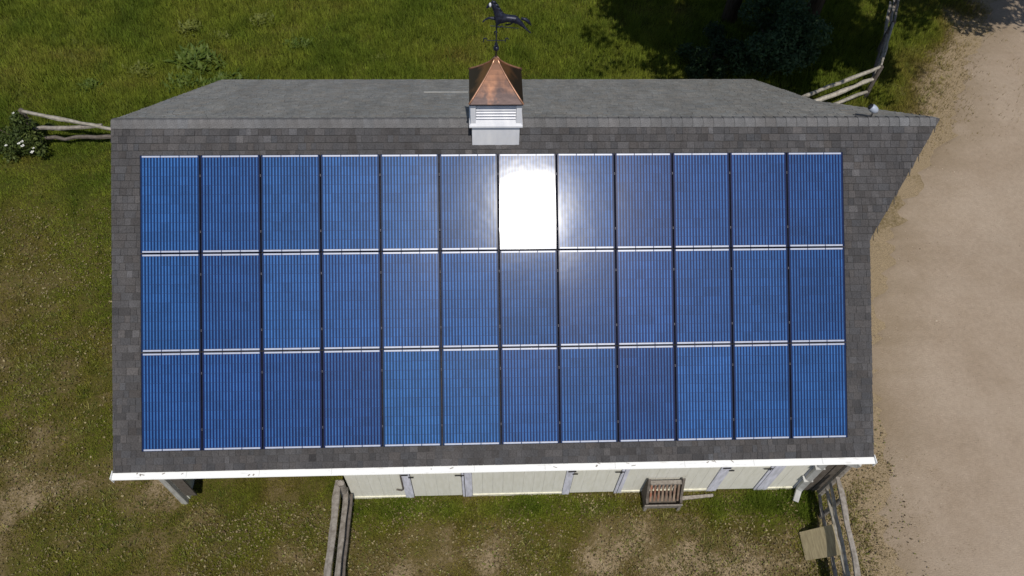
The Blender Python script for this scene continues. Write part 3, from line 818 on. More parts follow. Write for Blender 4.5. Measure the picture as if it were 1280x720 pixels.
MB().tube([(CX-0.10, 0, 7.63), (CX+0.34, 0, 7.585)], 0.006, 6).tube([(CX, 0, 7.60), (CX-0.01, 0, 7.74)], 0.009, 6).build("stand_bar", [M['vane']], vane)
# the horse: one skinned body, head to the left
KX, KZ = 1/83.0, 1/(83.0*0.555)
def H(px, py, y=0.0): return (5.827 + (px - 605) * 0.01232, y, 7.59 - (py - 35) * 0.0140)
J = {}
nodes = []; edges = []; rad = []
def nd(k, px, py, r, y=0.0, par=None):
    J[k] = len(nodes); nodes.append(H(px, py, y)); rad.append(r)
    if par is not None: edges.append((J[par], J[k]))
nd('mid', 638, 22.6, (0.062, 0.060))
nd('chest', 625, 22.3, (0.064, 0.070), 0, 'mid')
nd('rump', 649.5, 24.6, (0.060, 0.062), 0, 'mid')
nd('neck1', 622.0, 16.0, (0.042, 0.062), 0, 'chest')
nd('neck2', 618.6, 9.2, (0.032, 0.048), 0, 'neck1')
nd('poll', 614.2, 3.6, (0.026, 0.030), 0, 'neck2')
nd('nose', 610.6, 7.2, (0.020, 0.022), 0, 'poll')
nd('muzzle', 608.2, 10.2, (0.015, 0.016), 0, 'nose')
nd('sh1', 620.5, 25.0, (0.034, 0.036), 0.035, 'chest')
nd('kn1', 611.0, 24.2, (0.018, 0.018), 0.04, 'sh1')
nd('ft1', 605.8, 27.0, (0.011, 0.011), 0.04, 'kn1')
nd('ho1', 603.2, 29.8, (0.015, 0.015), 0.04, 'ft1')
nd('sh2', 622.5, 26.0, (0.032, 0.034), -0.035, 'chest')
nd('kn2', 619.8, 30.2, (0.018, 0.018), -0.045, 'sh2')
nd('ft2', 624.0, 31.6, (0.011, 0.011), -0.045, 'kn2')
nd('ho2', 628.2, 30.2, (0.014, 0.014), -0.045, 'ft2')
nd('hi1', 645.0, 26.5, (0.036, 0.040), 0.035, 'rump')
nd('hk1', 639.5, 30.0, (0.019, 0.019), 0.045, 'hi1')
nd('fk1', 638.5, 32.5, (0.012, 0.012), 0.045, 'hk1')
nd('hf1', 631.2, 33.4, (0.014, 0.014), 0.045, 'fk1')
nd('hi2', 651.5, 28.2, (0.036, 0.040), -0.035, 'rump')
nd('hk2', 655.8, 32.4, (0.019, 0.019), -0.045, 'hi2')
nd('fk2', 660.4, 36.6, (0.012, 0.012), -0.045, 'hk2')
nd('hf2', 663.6, 39.2, (0.015, 0.015), -0.045, 'fk2')
def skin_obj(name, nodes, edges, rad, root, material, parent, sub=1):
    me_ = bpy.data.meshes.new(name); off = parent.matrix_basis.translation
    me_.from_pydata([Vector(n) - off for n in nodes], edges, [])
    o = bpy.data.objects.new(name, me_); col.objects.link(o)
    md = o.modifiers.new("skin", 'SKIN'); md.use_smooth_shade = True
    for i, v in enumerate(me_.skin_vertices[0].data):
        v.radius = rad[i]; v.use_root = (i == root)
    if sub:
        s_ = o.modifiers.new("sub", 'SUBSURF'); s_.levels = sub; s_.render_levels = sub
    dg = bpy.context.evaluated_depsgraph_get()
    m2 = bpy.data.meshes.new_from_object(o.evaluated_get(dg))
    o.modifiers.clear(); o.data = m2
    m2.materials.clear(); m2.materials.append(material)
    m2.polygons.foreach_set("use_smooth", [True]*len(m2.polygons))
    o.parent = parent
    return o
skin_obj("horse_body", nodes, edges, rad, 0, M['vane'], vane, 2)
mm = MB()
nk = [H(614.8, 1.8), H(618.5, 5.0), H(621.5, 9.5), H(624.5, 14.5), H(627.0, 17.5)]
for i in range(4):                                          # mane as overlapping locks swept back
    a_, b_ = Vector(nk[i]), Vector(nk[i+1])
    mm.tube([a_ + Vector((-0.01,0,-0.015)), (a_+b_)/2 + Vector((0.015,0,0.012)), b_ + Vector((0.03,0.0,0.004))], [0.016,0.020,0.006], 6)
mm.build("mane", [M['vane']], vane, smooth=True)
MB().tube([H(651, 22.8), H(656.5, 24.0), H(660.5, 27.5), H(664.0, 32.0)], [0.022, 0.028, 0.024, 0.005], 7).build("tail", [M['vane']], vane, smooth=True)
for sy in (-1, 1):
    MB().tube([H(615.0, 3.2, sy*0.014), H(615.4, 1.6, sy*0.017), H(615.3, 0.3, sy*0.016)], [0.010, 0.009, 0.002], 6).build("ear", [M['vane']], vane, smooth=True)
MB().sphere(H(612.6, 5.4, -0.016), 0.020, 8, 6, sz=1.9).build("face_glint", [M['white_wood']], vane, smooth=True)  # white bead stands in for the highlight on the glossy face

# ------------------------------------------------------------------ security light on the hay hood
lt = thing("security_light", "small white domed lamp with black back on dark stem by the hay hood ridge", "lamp", (12.68, 0.05, RZ))
bx, by = 12.70, 0.16
MB().tube([(bx-0.03, 0.03, RZ-0.01), (bx-0.01, 0.06, RZ+0.06), (bx+0.02, 0.12, RZ+0.10)], 0.014, 8).build("stem", [M['black_iron']], lt, smooth=True)
MB().tube([(bx-0.03, 0.035, RZ+0.012), (bx-0.33, 0.10, RZ+0.0)], 0.009, 6).build("arm", [M['black_iron']], lt)
hd = MB()
ax = Vector((0.72, -0.30, -0.40)).normalized(); c = Vector((bx-0.03, 0.14, RZ+0.13))
pts = [c + ax*t for t in (-0.02, 0.0, 0.045, 0.09, 0.125, 0.14)]
hd.tube(pts, [0.060, 0.066, 0.070, 0.062, 0.038, 0.004], 14)
hd.build("dome", [M['lamp_grey']], lt, smooth=True)
MB().tube([c - ax*0.06, c - ax*0.045, c - ax*0.021], [0.025, 0.05, 0.059], 14).build("back_plate", [M['lens']], lt)

# ------------------------------------------------------------------ timber fences
def rough_rail(p0, p1, w, h, seg=7, rs=None, wob=0.015):
    """split rail: a wandering, uneven box section"""
    rs = rs or rnd
    p0, p1 = Vector(p0), Vector(p1); d = (p1-p0).normalized()
    side = d.cross(Vector((0,0,1))).normalized(); upv = side.cross(d)
    vs = []; n = 6
    for i in range(seg+1):
        t = i/seg; c = p0.lerp(p1, t) + side*rs.gauss(0, wob) + upv*rs.gauss(0, wob*0.6)
        k = (0.72 if i in (0, seg) else 1.0) * rs.uniform(0.85, 1.12)
        for j in range(n):
            a_ = 2*PI*j/n + 0.5; r_ = rs.uniform(0.88, 1.1)
            vs.append(c + side*math.cos(a_)*w/2*k*r_ + upv*math.sin(a_)*h/2*k*r_)
    fs = [(i*n+j, i*n+(j+1) % n, (i+1)*n+(j+1) % n, (i+1)*n+j) for i in range(seg) for j in range(n)]
    fs += [tuple(range(n-1, -1, -1)), tuple(seg*n+j for j in range(n))]
    return MB().add(vs, fs)
def fence_post(x, y, z1, r, par, mt='old_wood'):
    MB().tube([(x, y, -0.06), (x+rnd.gauss(0,.006), y, z1*0.5), (x+rnd.gauss(0,.012), y+rnd.gauss(0,.012), z1), (x, y, z1+0.012)], [r*1.05, r, r*0.95, r*0.7], 9).build("post", [M[mt]], par)

# left paddock fence in front of the barn
f1 = thing("paddock_fence", "grey split rail fence running from the cream wall's left end, lower left", "fence", (3.1, -4.9, 0))
for (z, w, h, x, mt) in ((1.12, 0.15, 0.11, 3.03, 'old_wood'), (0.74, 0.12, 0.10, 3.13, 'old_wood'), (0.38, 0.12, 0.10, 3.15, 'dark_wood')):
    rough_rail((x, -4.72, z + 0.02), (x - 0.03, -7.0, z), w, h, wob=0.007).build("rail", [M[mt]], f1)
    rough_rail((x + 0.02, -6.9, z - 0.02), (x + 0.08, -9.6, z), w, h).build("rail", [M[mt]], f1)
for y in (-4.80, -6.95, -9.5):
    fence_post(3.09, y, 1.22, 0.075, f1)
# right paddock fence
f2 = thing("paddock_fence", "grey split rail fence between paddock and sandy drive, lower right", "fence", (12.5, -4.9, 0))
for (z, w, h, x0, x1, mt) in ((1.24, 0.115, 0.09, 12.43, 12.27, 'old_wood'), (0.94, 0.075, 0.08, 12.39, 12.24, 'pale_wood'), (0.60, 0.08, 0.08, 12.46, 12.33, 'pale_wood'), (0.26, 0.08, 0.08, 12.43, 12.29, 'old_wood')):
    rough_rail((x0, -4.90, z), (x1, -7.0, z - 0.02), w, h, wob=0.010).build("rail", [M[mt]], f2)
    rough_rail((x1, -6.9, z - 0.03), (x1 - 0.15, -9.6, z), w, h).build("rail", [M[mt]], f2)
for (x, y) in ((12.42, -5.25), (12.30, -6.75), (12.15, -9.5)):
    fence_post(x + 0.05, y, 1.16, 0.048, f2, 'old_wood')
# upper left fence, its top rail fallen at one end
f3 = thing("field_fence", "broken grey rail fence in the grass beside the white flowered bush, upper left", "fence", (-4.9, 5.3, 0))
def gp(x, y, z): return (x, y, z)
rough_rail((-5.98, 5.27, 1.14), (-3.5, 5.15, 0.50), 0.11, 0.10, 9, wob=0.008).build("rail", [M['pale_wood']], f3)
rough_rail((-5.95, 5.22, 0.56), (-4.12, 5.20, 0.69), 0.12, 0.10, 8).build("rail", [M['old_wood']], f3)
rough_rail((-5.8, 5.22, 0.24), (-3.6, 5.20, 0.30), 0.11, 0.10, 8).build("rail", [M['dark_wood']], f3)
fence_post(-6.02, 5.30, 1.16, 0.07, f3, 'dark_wood'); fence_post(-3.45, 5.2, 0.9, 0.08, f3)
# upper right fence: three rails behind the hay hood, then a run going back
f4 = thing("field_fence", "weathered three rail fence behind the hay hood, bordering the drive, upper right", "fence", (16.4, 6.9, 0))
A, B = Vector((14.35, 5.75, 0)), Vector((17.05, 7.0, 0))
for (z, w) in ((1.08, 0.11), (0.66, 0.13), (0.22, 0.12)):
    rough_rail(A + Vector((0,0,z)), B + Vector((0,0,z+0.04)), w, 0.10, 8, wob=0.010).build("rail", [M['pale_wood']], f4)
D = Vector((18.75, 10.4, 0))
for (z, mt) in ((1.10, 'pale_wood'), (0.70, 'old_wood'), (0.30, 'dark_wood')):
    rough_rail(B + Vector((0.03,0.05,z)), B.lerp(D, 0.62) + Vector((0,0,z)), 0.075, 0.075, 8, wob=0.008).build("rail", [M[mt]], f4)
    rough_rail(B.lerp(D, 0.6) + Vector((0.05,0,z)), D + Vector((0.3,0.8,z)), 0.085, 0.08, 8, wob=0.01).build("rail", [M['old_wood']], f4)
for q in (A, B, B.lerp(D, 0.61), D):
    fence_post(q.x, q.y, 1.14, 0.062, f4, 'dark_wood')

# ------------------------------------------------------------------ hay rack, planks and sheet by the front wall
hr = thing("hay_rack", "small weathered slatted wooden hay rack with red brown slats against the cream wall", "hay rack", (9.32, -4.85, 0))
X0, X1 = 8.93, 9.60
for x, s_ in ((X0, -1), (X1, 1)):
    MB().prism([(-4.70, 0.06), (-5.02, 0.10), (-5.04, 0.40), (-4.96, 0.44), (-4.80, 0.78), (-4.74, 0.92), (-4.70, 0.80)], 'x', x - 0.025, x + 0.025).build("side_panel", [M['dark_wood']], hr, bevel=0.004)
    MB().box(x - 0.03, x + 0.03, -5.07, -5.025, -0.02, 0.30).build("leg", [M['old_wood']], hr, bevel=0.004)
for i in range(8):
    x = X0 + 0.065 + i * 0.077
    MB().hexa([(x-0.020, -4.985, 0.36), (x+0.020, -4.985, 0.36), (x+0.020, -4.745, 0.745), (x-0.020, -4.745, 0.745)],
              [(x-0.020, -4.998, 0.375), (x+0.020, -4.998, 0.375), (x+0.020, -4.758, 0.76), (x-0.020, -4.758, 0.76)]).build("slat", [M['red_wood' if i < 3 else 'tan_slat']], hr, bevel=0.003)
MB().box(X0 + 0.03, X1 - 0.03, -4.80, -4.72, 0.745, 0.79).build("top_rail", [M['old_wood']], hr, bevel=0.005)
MB().hexa([(X0-0.05, -5.05, 0.12), (X1+0.03, -5.05, 0.12), (X1+0.03, -5.02, 0.12), (X0-0.05, -5.02, 0.12)],
          [(X0-0.05, -5.085, 0.365), (X1+0.03, -5.085, 0.365), (X1+0.03, -5.055, 0.365), (X0-0.05, -5.055, 0.365)]).build("front_board", [M['old_wood']], hr, bevel=0.004)
MB().box(X0 + 0.03, X1 - 0.03, -5.0, -4.71, 0.12, 0.15).build("tray", [M['dark_wood']], hr)

pk = MB().hexa([(9.66, -4.88, 0.03), (10.36, -4.82, 0.03), (10.36, -4.76, 0.03), (9.66, -4.80, 0.03)], [(9.66, -4.88, 0.07), (10.36, -4.82, 0.07), (10.36, -4.76, 0.07), (9.66, -4.80, 0.07)]).build("plank", [M['old_wood']], None, bevel=0.004)
tag(pk, "pale plank lying on the ground along the wall right of the hay rack", "plank")

bd = MB()
q = [Vector((11.95, -5.56, 0.02)), Vector((11.94, -6.10, 0.02)), Vector((12.37, -6.17, 0.62)), Vector((12.38, -5.60, 0.62))]
nrm = (q[1]-q[0]).cross(q[3]-q[0]).normalized() * 0.018
bd.hexa([v - nrm for v in q], [v + nrm for v in q])
tag(bd.build("wooden_board", [M['plywood']], None, bevel=0.003), "square tan board leaning on the lower right fence", "board")

# ------------------------------------------------------------------ vegetation
def leaf_cloud(centers, radii, n, size, tints, seed, squash=1.0, up=0.3, shell=0.55, bend=0.35):
    """n leaves (bent pairs of triangles) spread in clumps; returns V, F(tri), tint per face"""
    rs = np.random.RandomState(seed)
    centers = np.asarray(centers, float); radii = np.asarray(radii, float)
    pr = radii**2; pr = pr/pr.sum()
    ci = rs.choice(len(centers), n, p=pr)
    d = rs.normal(size=(n,3)); d /= np.linalg.norm(d, axis=1)[:,None]
    rr = radii[ci] * (shell + (1-shell) * rs.rand(n))**0.8 * (0.75 + 0.35*rs.rand(n))
    pos = centers[ci] + d * rr[:,None] * np.array([1,1,squash])
    nrm = d*0.5 + rs.normal(size=(n,3))*0.6 + np.array([0,0,up]); nrm /= np.linalg.norm(nrm, axis=1)[:,None]
    t = rs.normal(size=(n,3)); t -= (t*nrm).sum(1)[:,None]*nrm; t /= np.linalg.norm(t, axis=1)[:,None]
    b = np.cross(nrm, t)
    s = (size * (0.6 + 0.8*rs.rand(n)))[:,None]
    v0 = pos - t*s; v2 = pos + t*s - nrm*s*bend; v1 = pos + b*s*0.45 + nrm*s*0.1; v3 = pos - b*s*0.45 + nrm*s*0.1
    V = np.stack([v0,v1,v2,v3], 1).reshape(-1,3)
    i0 = np.arange(n)*4
    F = np.stack([i0,i0+1,i0+2,i0+3], 1)
    tn = np.asarray(tints, float)
    cl = rs.rand(len(centers))
    w = np.clip(cl[ci]*0.6 + rs.rand(n)*0.4, 0, 0.999)
    kk = w*(len(tn)-1); a_ = np.floor(kk).astype(int); f_ = (kk-a_)[:,None]
    C = tn[a_]*(1-f_) + tn[np.minimum(a_+1, len(tn)-1)]*f_
    C = C * (0.75 + 0.5*rs.rand(n))[:,None]
    return V, F, C
def leaf_obj(name, V, F, C, parent, material='leaf', loc=None):
    off = np.array(loc if loc is not None else (parent.location if parent else (0,0,0)))
    me_ = np_mesh(name, V - off, F, M[material], {"tint": ('FACE', 'FLOAT_COLOR', np.concatenate([C, np.ones((len(C),1))], 1))})
    o = bpy.data.objects.new(name, me_); link(o, parent)
    return o
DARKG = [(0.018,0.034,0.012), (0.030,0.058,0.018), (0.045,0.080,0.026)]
def tree(name, label, cat, base, h0, h1, R, nclump, nleaf, size, tints, seed, trunk_r=0.18, group=None, lean=(0,0)):
    t = thing(name, label, cat, (*base, 0), group)
    rs = random.Random(seed)
    cs = []; rr = []
    zc = (h0+h1)/2; hz = (h1-h0)/2
    for i in range(nclump):
        while True:
            d = Vector((rs.uniform(-1,1), rs.uniform(-1,1), rs.uniform(-1,1)))
            if d.length < 1 and d.length > 0.35: break
        cs.append((base[0]+lean[0]+d.x*R, base[1]+lean[1]+d.y*R, zc + d.z*hz)); rr.append(R*rs.uniform(0.20, 0.36))
    V_, F_, C_ = leaf_cloud(cs, rr, nleaf, size, tints, seed, 0.8)
    keep = None
    if R > 2:                                # stray twigs of leaves round the crown
        ex_ = [(base[0]+lean[0]+rs.uniform(-1,1)*R*1.25, base[1]+lean[1]+rs.uniform(-0.8,1.25)*R*1.15, zc + rs.uniform(-0.7,1)*hz) for _ in range(70)]
        V2, F2_, C2 = leaf_cloud(ex_, [rs.uniform(0.2, 0.55) for _ in ex_], int(nleaf*0.10), size*0.8, tints, seed+1, 0.8)
        F_ = np.concatenate([F_, F2_ + len(V_)]); V_ = np.concatenate([V_, V2]); C_ = np.concatenate([C_, C2])
    leaf_obj("crown", V_, F_, C_, t)
    tm = MB()
    top = Vector((base[0]+lean[0]*0.7, base[1]+lean[1]*0.7, zc))
    tm.tube([(base[0], base[1], -0.1), (base[0]+0.03, base[1], h0*0.5), (base[0]+lean[0]*0.3, base[1]+lean[1]*0.3, h0), top], [trunk_r*1.25, trunk_r, trunk_r*0.8, trunk_r*0.35], 9)
    tm.build("trunk", [M['bark']], t, smooth=True)
    lm = MB()
    for c in cs[:max(4, nclump//2)]:
        s_ = Vector((base[0]+lean[0]*0.3, base[1]+lean[1]*0.3, h0*0.85)).lerp(top, rs.random()*0.7)
        m_ = s_.lerp(Vector(c), 0.5) + Vector((0,0,0.15*R*rs.random()))
        lm.tube([s_, m_, c], [trunk_r*0.42, trunk_r*0.26, trunk_r*0.06], 6)
    lm.build("limbs", [M['bark']], t, smooth=True)
    return t
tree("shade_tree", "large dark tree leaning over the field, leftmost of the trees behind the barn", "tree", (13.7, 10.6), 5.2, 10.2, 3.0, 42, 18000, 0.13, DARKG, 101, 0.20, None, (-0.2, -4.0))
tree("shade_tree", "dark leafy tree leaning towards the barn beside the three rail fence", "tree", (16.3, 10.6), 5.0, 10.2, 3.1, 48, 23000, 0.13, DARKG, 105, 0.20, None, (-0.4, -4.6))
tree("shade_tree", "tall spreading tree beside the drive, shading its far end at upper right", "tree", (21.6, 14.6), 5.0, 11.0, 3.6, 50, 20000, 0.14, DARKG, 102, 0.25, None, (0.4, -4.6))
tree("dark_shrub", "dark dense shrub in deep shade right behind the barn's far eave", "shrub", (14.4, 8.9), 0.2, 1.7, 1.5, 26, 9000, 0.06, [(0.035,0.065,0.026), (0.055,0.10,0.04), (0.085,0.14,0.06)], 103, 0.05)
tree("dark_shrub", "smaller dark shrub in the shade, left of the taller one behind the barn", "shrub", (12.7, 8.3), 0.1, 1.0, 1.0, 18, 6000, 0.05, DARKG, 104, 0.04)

# bush with white flowers at the left border
bu = thing("flowering_bush", "leafy bush with a few white blossoms at the left end of the field fence", "bush", (-6.4, 5.2, 0))
rs = random.Random(9)
cs = [(rs.uniform(-7.3,-5.85), rs.uniform(4.75,5.75), rs.uniform(0.10,0.80)) for _ in range(34)] + [(-6.0,4.75,0.5), (-5.85,4.72,0.45), (-5.7,4.68,0.35), (-6.35,4.7,0.5), (-6.05,5.15,0.75), (-6.1,5.2,1.0), (-5.98,5.05,0.45), (-6.25,5.25,0.9)]
V_, F_, C_ = leaf_cloud(cs, [rs.uniform(0.12,0.30) for _ in cs], 6500, 0.045, [(0.032,0.052,0.012), (0.075,0.105,0.022), (0.15,0.175,0.045)], 33, 0.9)
leaf_obj("crown", V_, F_, C_, bu)
st = MB()
for c in cs: st.tube([(-6.4+rs.uniform(-.2,.2), 5.2+rs.uniform(-.1,.1), -0.03), Vector(c)*0.5 + Vector((-3.2, 2.6, 0.05)), c], [0.02,0.014,0.006], 5)
st.build("stems", [M['bark']], bu)
for (x, y, z) in ((-6.02, 4.55, 0.70), (-5.93, 4.58, 0.74), (-5.95, 4.53, 0.64), (-5.70, 4.50, 0.58), (-5.78, 4.48, 0.46), (-6.35, 4.52, 0.66), (-6.2, 5.25, 1.08)):
    fl = MB(); rr_ = rs.uniform(0.024, 0.042)
    for k in range(5):
        a_ = 2*PI*k/5 + rs.random()
        p1 = Vector((x + math.cos(a_)*rr_, y + math.sin(a_)*rr_, z + 0.015)); sd = Vector((-math.sin(a_), math.cos(a_), 0)) * rr_ * 0.5
        fl.add([(x, y, z), p1 - sd, p1 + Vector((math.cos(a_)*rr_*0.3, math.sin(a_)*rr_*0.3, 0)), p1 + sd], [(0,1,2,3)])
    fl.build("blossom", [M['petal']], bu, fix=False)

# broadleaved weeds standing in the meadow
def weed(base, h, spread, n, tints, seed, label, lw=0.17):
    h = h * 0.52; n = int(n * 2.6)
    rs = np.random.RandomState(seed)
    Vs = []; Cs = []
    for i in range(n):
        a_ = rs.rand()*2*PI; L_ = h*(0.55+0.6*rs.rand()); el = 0.25 + rs.rand()*1.1
        d = np.array([math.cos(a_)*math.cos(el), math.sin(a_)*math.cos(el), math.sin(el)])
        sd = np.array([-math.sin(a_), math.cos(a_), 0])
        b = np.array([base[0] + rs.normal()*spread*0.45, base[1] + rs.normal()*spread*0.35, 0.02])
        m_ = b + d*L_*0.55; tip = b + d*L_ + np.array([math.cos(a_), math.sin(a_), 0])*L_*0.18 - np.array([0,0,L_*0.15])
        w = L_*lw*(0.6+0.6*rs.rand())
        Vs += [b - sd*w*0.3, b + sd*w*0.3, m_ + sd*w, m_ - sd*w, m_ + sd*w, m_ - sd*w, tip + sd*w*0.05, tip - sd*w*0.05]
        c = np.array(tints[0])*(1-(t_ := rs.rand())) + np.array(tints[1])*t_
        Cs += [c*0.9, c]
    F_ = [(8*i, 8*i+1, 8*i+2, 8*i+3) for i in range(n)] + [(8*i+5, 8*i+4, 8*i+6, 8*i+7) for i in range(n)]
    Cs = Cs[0::2] + Cs[1::2]
    t = thing("meadow_weed", label, "weed", (*base, 0), "broad leaved weeds in the meadow")
    o = leaf_obj("leaves", np.array(Vs), np.array(F_), np.array(Cs), t)
    MB().tube([(base[0], base[1], -0.02), (base[0]+0.02, base[1], h*0.5)], [0.012, 0.006], 5).build("stem", [M['grass']], t)
LG = [(0.055,0.095,0.012), (0.125,0.165,0.026)]
YG = [(0.11,0.13,0.02), (0.19,0.205,0.045)]
for a in (((-2.55, 8.55), 0.62, 0.62, 150, LG, 1, "tallest bushy green weed clump, close behind the barn's upper left eave"),
          ((-1.55, 7.55), 0.50, 0.60, 130, LG, 2, "wide green weed clump touching the roof's upper left slanting edge"),
          ((-2.75, 7.65), 0.42, 0.50, 90, LG, 3, "low green weed clump below the tallest one, upper left"),
          ((-4.15, 8.15), 0.32, 0.35, 60, YG, 4, "small yellowish weed clump left of the tallest one, upper left"),
          ((-5.35, 7.50), 0.34, 0.32, 55, LG, 5, "small dark weed clump nearest the broken fence, upper left"),
          ((-3.05, 10.15), 0.40, 0.34, 70, YG, 6, "round yellow green weed tuft highest up the field at the left"),
          ((-0.95, 10.55), 0.36, 0.36, 60, YG, 7, "yellow green weed tuft near the top border, second from left"),
          ((-2.05, 9.72), 0.26, 0.30, 45, YG, 8, "tiny pale weed tuft just above the tallest green clump"),
          ((0.30, 9.35), 0.34, 0.40, 55, LG, 9, "sparse light green weed tuft in the mid field, halfway to the cupola"),
          ((2.85, 8.75), 0.22, 0.30, 40, YG, 10, "small light weed rosette left of the weathervane in the grass")):
    weed(*a)

# grass: hundreds of thousands of blades over everything the camera can see of the meadow
def inside_barn(x, y): return (x > -0.15) & (x < 12.25) & (y > -4.60) & (y < 4.75) & ~((x < 3.1) & (y < -3.8))
def grass(n, xr, yr, hmin, hmax, wmin, wmax, seed, clump, name):
    rs = np.random.RandomState(seed)
    x = rs.uniform(*xr, n); y = rs.uniform(*yr, n)
    d = dryness(x, y); dd = drive_dist(x, y)
    cl = vnoise(x, y, 3.2, 41, 3)
    dens = (1 - 0.80*sstep(d, 0.42, 1.0)) * (1 - sstep(dd, -0.5, 0.7)) + 0.035*(dd < 2.2)*(cl > 0.55)
    dens *= (1 - clump) + clump * sstep(cl, 0.36, 0.56)
    ok = (rs.rand(n) < dens) & ~inside_barn(x, y) & ~((x > -0.3) & (x < 12.3) & (y > -3.8) & (y < 5.4))
    x, y, d, cl = x[ok], y[ok], d[ok], cl[ok]; n = len(x)
    tall = sstep(y, 4.5, 7.0)
    h = (hmin + (hmax-hmin)*rs.rand(n)) * (0.7 + 0.8*tall) * (0.6 + 0.9*cl) * (1 - 0.45*d)
    # lusher along the wall foot and fences
    lush = np.exp(-((y+4.95)/0.25)**2) * ((x > 3.2) & (x < 12.3)) + np.exp(-((x-12.15)/0.35)**2)*(y < -4.7)
    h *= 1 + 1.1*lush
    w = wmin + (wmax-wmin)*rs.rand(n)
    a_ = rs.rand(n)*2*PI; ln = rs.rand(n)*0.9 + 0.15
    z = ground_z(x, y); z = np.where((x > -1) & (x < 13) & (y > -5.2) & (y < 5.2), z*0.3, z)
    sx, sy = -np.sin(a_)*w/2, np.cos(a_)*w/2
    tip = np.stack([x + np.cos(a_)*h*ln, y + np.sin(a_)*h*ln, z + h*np.sqrt(np.maximum(0.15, 1-ln**2*0.6))], 1)
    V_ = np.stack([np.stack([x-sx, y-sy, z-0.01], 1), np.stack([x+sx, y+sy, z-0.01], 1), tip], 1).reshape(-1,3)
    F_ = np.arange(3*n).reshape(-1,3)
    g1, g2, g3, g4 = np.array([0.105,0.150,0.014]), np.array([0.195,0.228,0.025]), np.array([0.205,0.170,0.034]), np.array([0.30,0.23,0.115])
    mixv = np.clip(d*0.75 + 0.20*rs.rand(n) + (vnoise(x, y, 0.8, 61, 3)-0.5)*0.55 + 0.03 - 0.35*lush, 0, 1)[:,None]
    C_ = np.where(mixv < 0.3, g1 + (g2-g1)*mixv/0.3, np.where(mixv < 0.62, g2 + (g3-g2)*(mixv-0.3)/0.32, g3 + (g4-g3)*(mixv-0.62)/0.38))
    C_ *= ((0.62 + 0.6*rs.rand(n)) * (0.60 + 0.75*vnoise(x, y, 4.0, 71, 3)))[:,None]
    o = leaf_obj(name, V_, F_, C_, None, 'grass', (0,0,0))
    tag(o, kind='stuff')
    return o
grass(520000, (-10, 22.5), (4.6, 13.5), 0.06, 0.16, 0.010, 0.022, 5, 0.4, "grass")
grass(300000, (-10, 0.2), (-7.5, 4.6), 0.05, 0.14, 0.010, 0.022, 6, 0.6, "grass")
grass(360000, (0.2, 15.5), (-7.6, -3.9), 0.04, 0.12, 0.009, 0.020, 7, 0.6, "grass")
grass(60000, (-24, 14), (-16, -7.3), 0.07, 0.18, 0.02, 0.04, 9, 0.5, "grass")
grass(60000, (-24, -9.8), (-8, 22), 0.08, 0.20, 0.02, 0.045, 10, 0.5, "grass")
grass(70000, (-12, 23), (13, 24), 0.10, 0.22, 0.02, 0.045, 11, 0.4, "grass")
grass(26000, (12.2, 15.5), (-4.6, 6.5), 0.04, 0.09, 0.009, 0.018, 8, 0.6, "grass")

# denser tussocks that stand out of the turf
def tussocks(n, xr, yr, h, seed, name, per=16, sig=0.06):
    rs = np.random.RandomState(seed)
    cx = rs.uniform(*xr, n); cy = rs.uniform(*yr, n)
    ok = ~inside_barn(cx, cy) & ~((cx > -0.3) & (cx < 12.3) & (cy > -3.8) & (cy < 5.4)) & (drive_dist(cx, cy) < -0.4) & (vnoise(cx, cy, 0.7, 55, 3) > 0.40)
    cx, cy = cx[ok], cy[ok]; n = len(cx)
    sz = np.repeat(0.5 + rs.rand(n)**2 * 1.1, per)
    tn = np.repeat(rs.rand(n), per); m_ = n*per
    a_ = rs.rand(m_)*2*PI; r_ = np.abs(rs.normal(size=m_))*sig*sz
    x = np.repeat(cx, per) + np.cos(a_)*r_; y = np.repeat(cy, per) + np.sin(a_)*r_
    hh = h*sz*(0.6+0.6*rs.rand(m_)); ln = 0.25 + 0.75*rs.rand(m_); w = 0.010 + 0.014*rs.rand(m_)
    a_ = a_ + rs.normal(size=m_)*0.5
    z = ground_z(x, y)
    sx, sy = -np.sin(a_)*w/2, np.cos(a_)*w/2
    V_ = np.stack([np.stack([x-sx, y-sy, z-0.01], 1), np.stack([x+sx, y+sy, z-0.01], 1), np.stack([x+np.cos(a_)*hh*ln, y+np.sin(a_)*hh*ln, z+hh*(1.1-0.5*ln)], 1)], 1).reshape(-1,3)
    d = np.clip(dryness(x, y) + (tn-0.5)*0.5, 0, 1)[:,None]
    C_ = np.array([0.075,0.125,0.010])*(1-d) + np.array([0.25,0.215,0.075])*d
    C_ = C_*(0.6 + 0.8*tn[:,None])*(0.75+0.5*rs.rand(m_))[:,None]
    tag(leaf_obj(name, V_, np.arange(3*m_).reshape(-1,3), C_, None, 'grass', (0,0,0)), kind='stuff')
tussocks(2600, (-10, 21), (4.8, 13), 0.17, 201, "grass_tussocks")
tussocks(2600, (-10, 0.0), (-7.4, 4.8), 0.10, 202, "grass_tussocks")
tussocks(2200, (0.0, 14.5), (-7.4, -4.6), 0.09, 203, "grass_tussocks")

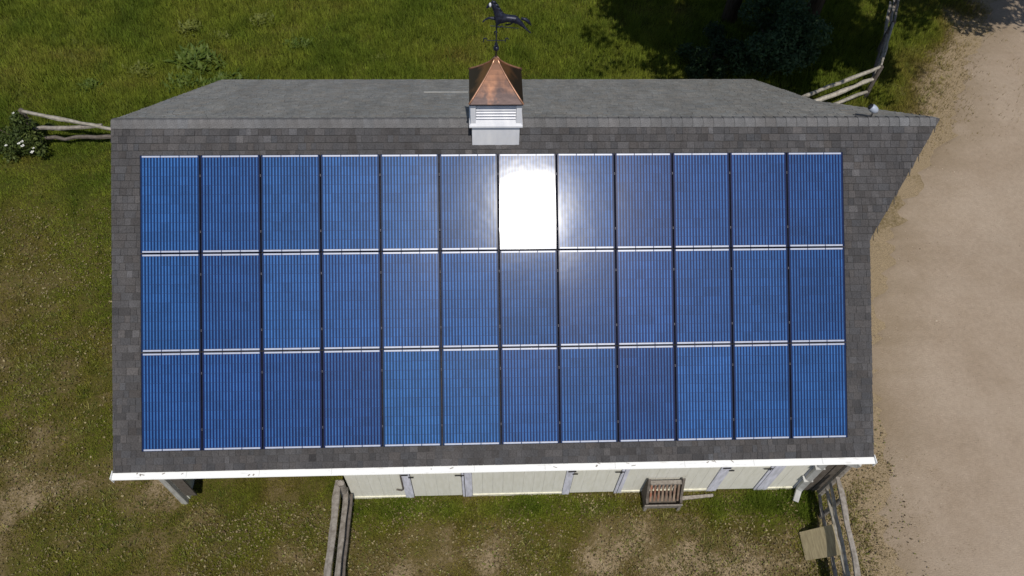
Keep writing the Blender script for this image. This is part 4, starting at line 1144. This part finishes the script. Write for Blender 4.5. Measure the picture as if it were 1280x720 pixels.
# fallen dry leaves and twigs
def scatter_quads(n, boxes, size, tints, seed, name, material, dens=None, zup=0.015):
    rs = np.random.RandomState(seed); X = []; Y = []
    for (xr, yr, k) in boxes:
        m_ = int(n*k); X.append(rs.uniform(*xr, m_)); Y.append(rs.uniform(*yr, m_))
    x = np.concatenate(X); y = np.concatenate(Y)
    ok = ~inside_barn(x, y)
    if dens is not None: ok &= rs.rand(len(x)) < dens(x, y)
    x, y = x[ok], y[ok]; n = len(x)
    z = ground_z(x, y) + zup + rs.rand(n)*0.05
    a_ = rs.rand(n)*2*PI; s = size*(0.5+rs.rand(n)); b = s*(0.35+0.4*rs.rand(n)); tl = rs.normal(size=(n,2))*0.35
    ux, uy = np.cos(a_), np.sin(a_)
    def pt(i, j): return np.stack([x+ux*s*i-uy*b*j, y+uy*s*i+ux*b*j, z+s*i*tl[:,0]+b*j*tl[:,1]], 1)
    V_ = np.stack([pt(-1,0), pt(0.1,-1), pt(1,0), pt(-0.1,1)], 1).reshape(-1,3)
    F_ = np.arange(4*n).reshape(-1,4)
    tn = np.array(tints); C_ = tn[rs.randint(len(tn), size=n)]*(0.7+0.6*rs.rand(n))[:,None]
    tag(leaf_obj(name, V_, F_, C_, None, material, (0,0,0)), kind='stuff')
scatter_quads(42000, [((-9.5,-0.4), (-7,3), 0.55), ((0,13.5), (-7.2,-4.7), 0.40), ((13.0,14.3), (-7,-3), 0.02)], 0.020,
              [(0.17,0.145,0.065), (0.15,0.115,0.055), (0.25,0.205,0.11), (0.08,0.055,0.028), (0.12,0.13,0.025)], 12, "fallen_leaves", 'litter',
              lambda x, y: 0.25 + 0.75*sstep(vnoise(x, y, 1.1, 81, 4), 0.36, 0.64))
# pebbles and clods on the drive
def pebbles(n, seed):
    rs = np.random.RandomState(seed)
    y = rs.uniform(-7.5, 13, n); t = rs.exponential(2.4, n) + rs.normal(0, 0.25, n)
    x = np.interp(y, ey, ex) + t
    ok = (x < 25) & (vnoise(x, y, 1.2, 91, 3) > 0.42); x, y, t = x[ok], y[ok], t[ok]; n = len(x)
    r = 0.006 + 0.010*rs.rand(n)**2 + 0.014*(rs.rand(n) > 0.97)
    z = ground_z(x, y) + 0.012
    a_ = rs.rand(n)*PI
    base = np.array([(1,0,0),(0,1,0),(-1,0,0),(0,-1,0),(0,0,0.8)], float)
    V_ = np.zeros((n,5,3))
    for k, b in enumerate(base):
        j = 0.7+0.6*rs.rand(n)
        V_[:,k,0] = x + (b[0]*np.cos(a_) - b[1]*np.sin(a_))*r*j; V_[:,k,1] = y + (b[0]*np.sin(a_) + b[1]*np.cos(a_))*r*j*0.8; V_[:,k,2] = z + b[2]*r*j
    i0 = np.arange(n)[:,None]*5
    F_ = np.concatenate([i0+np.array([[0,1,4]]), i0+np.array([[1,2,4]]), i0+np.array([[2,3,4]]), i0+np.array([[3,0,4]])])
    tn = np.array([(0.23,0.18,0.125), (0.17,0.13,0.09), (0.38,0.32,0.25), (0.26,0.21,0.155)])
    C_ = np.tile(tn[rs.randint(4, size=n)]*(0.7+0.6*rs.rand(n))[:,None], (4,1))
    tag(leaf_obj("pebbles", V_.reshape(-1,3), F_, C_, None, 'stone', (0,0,0)), kind='stuff')
pebbles(3600, 14)
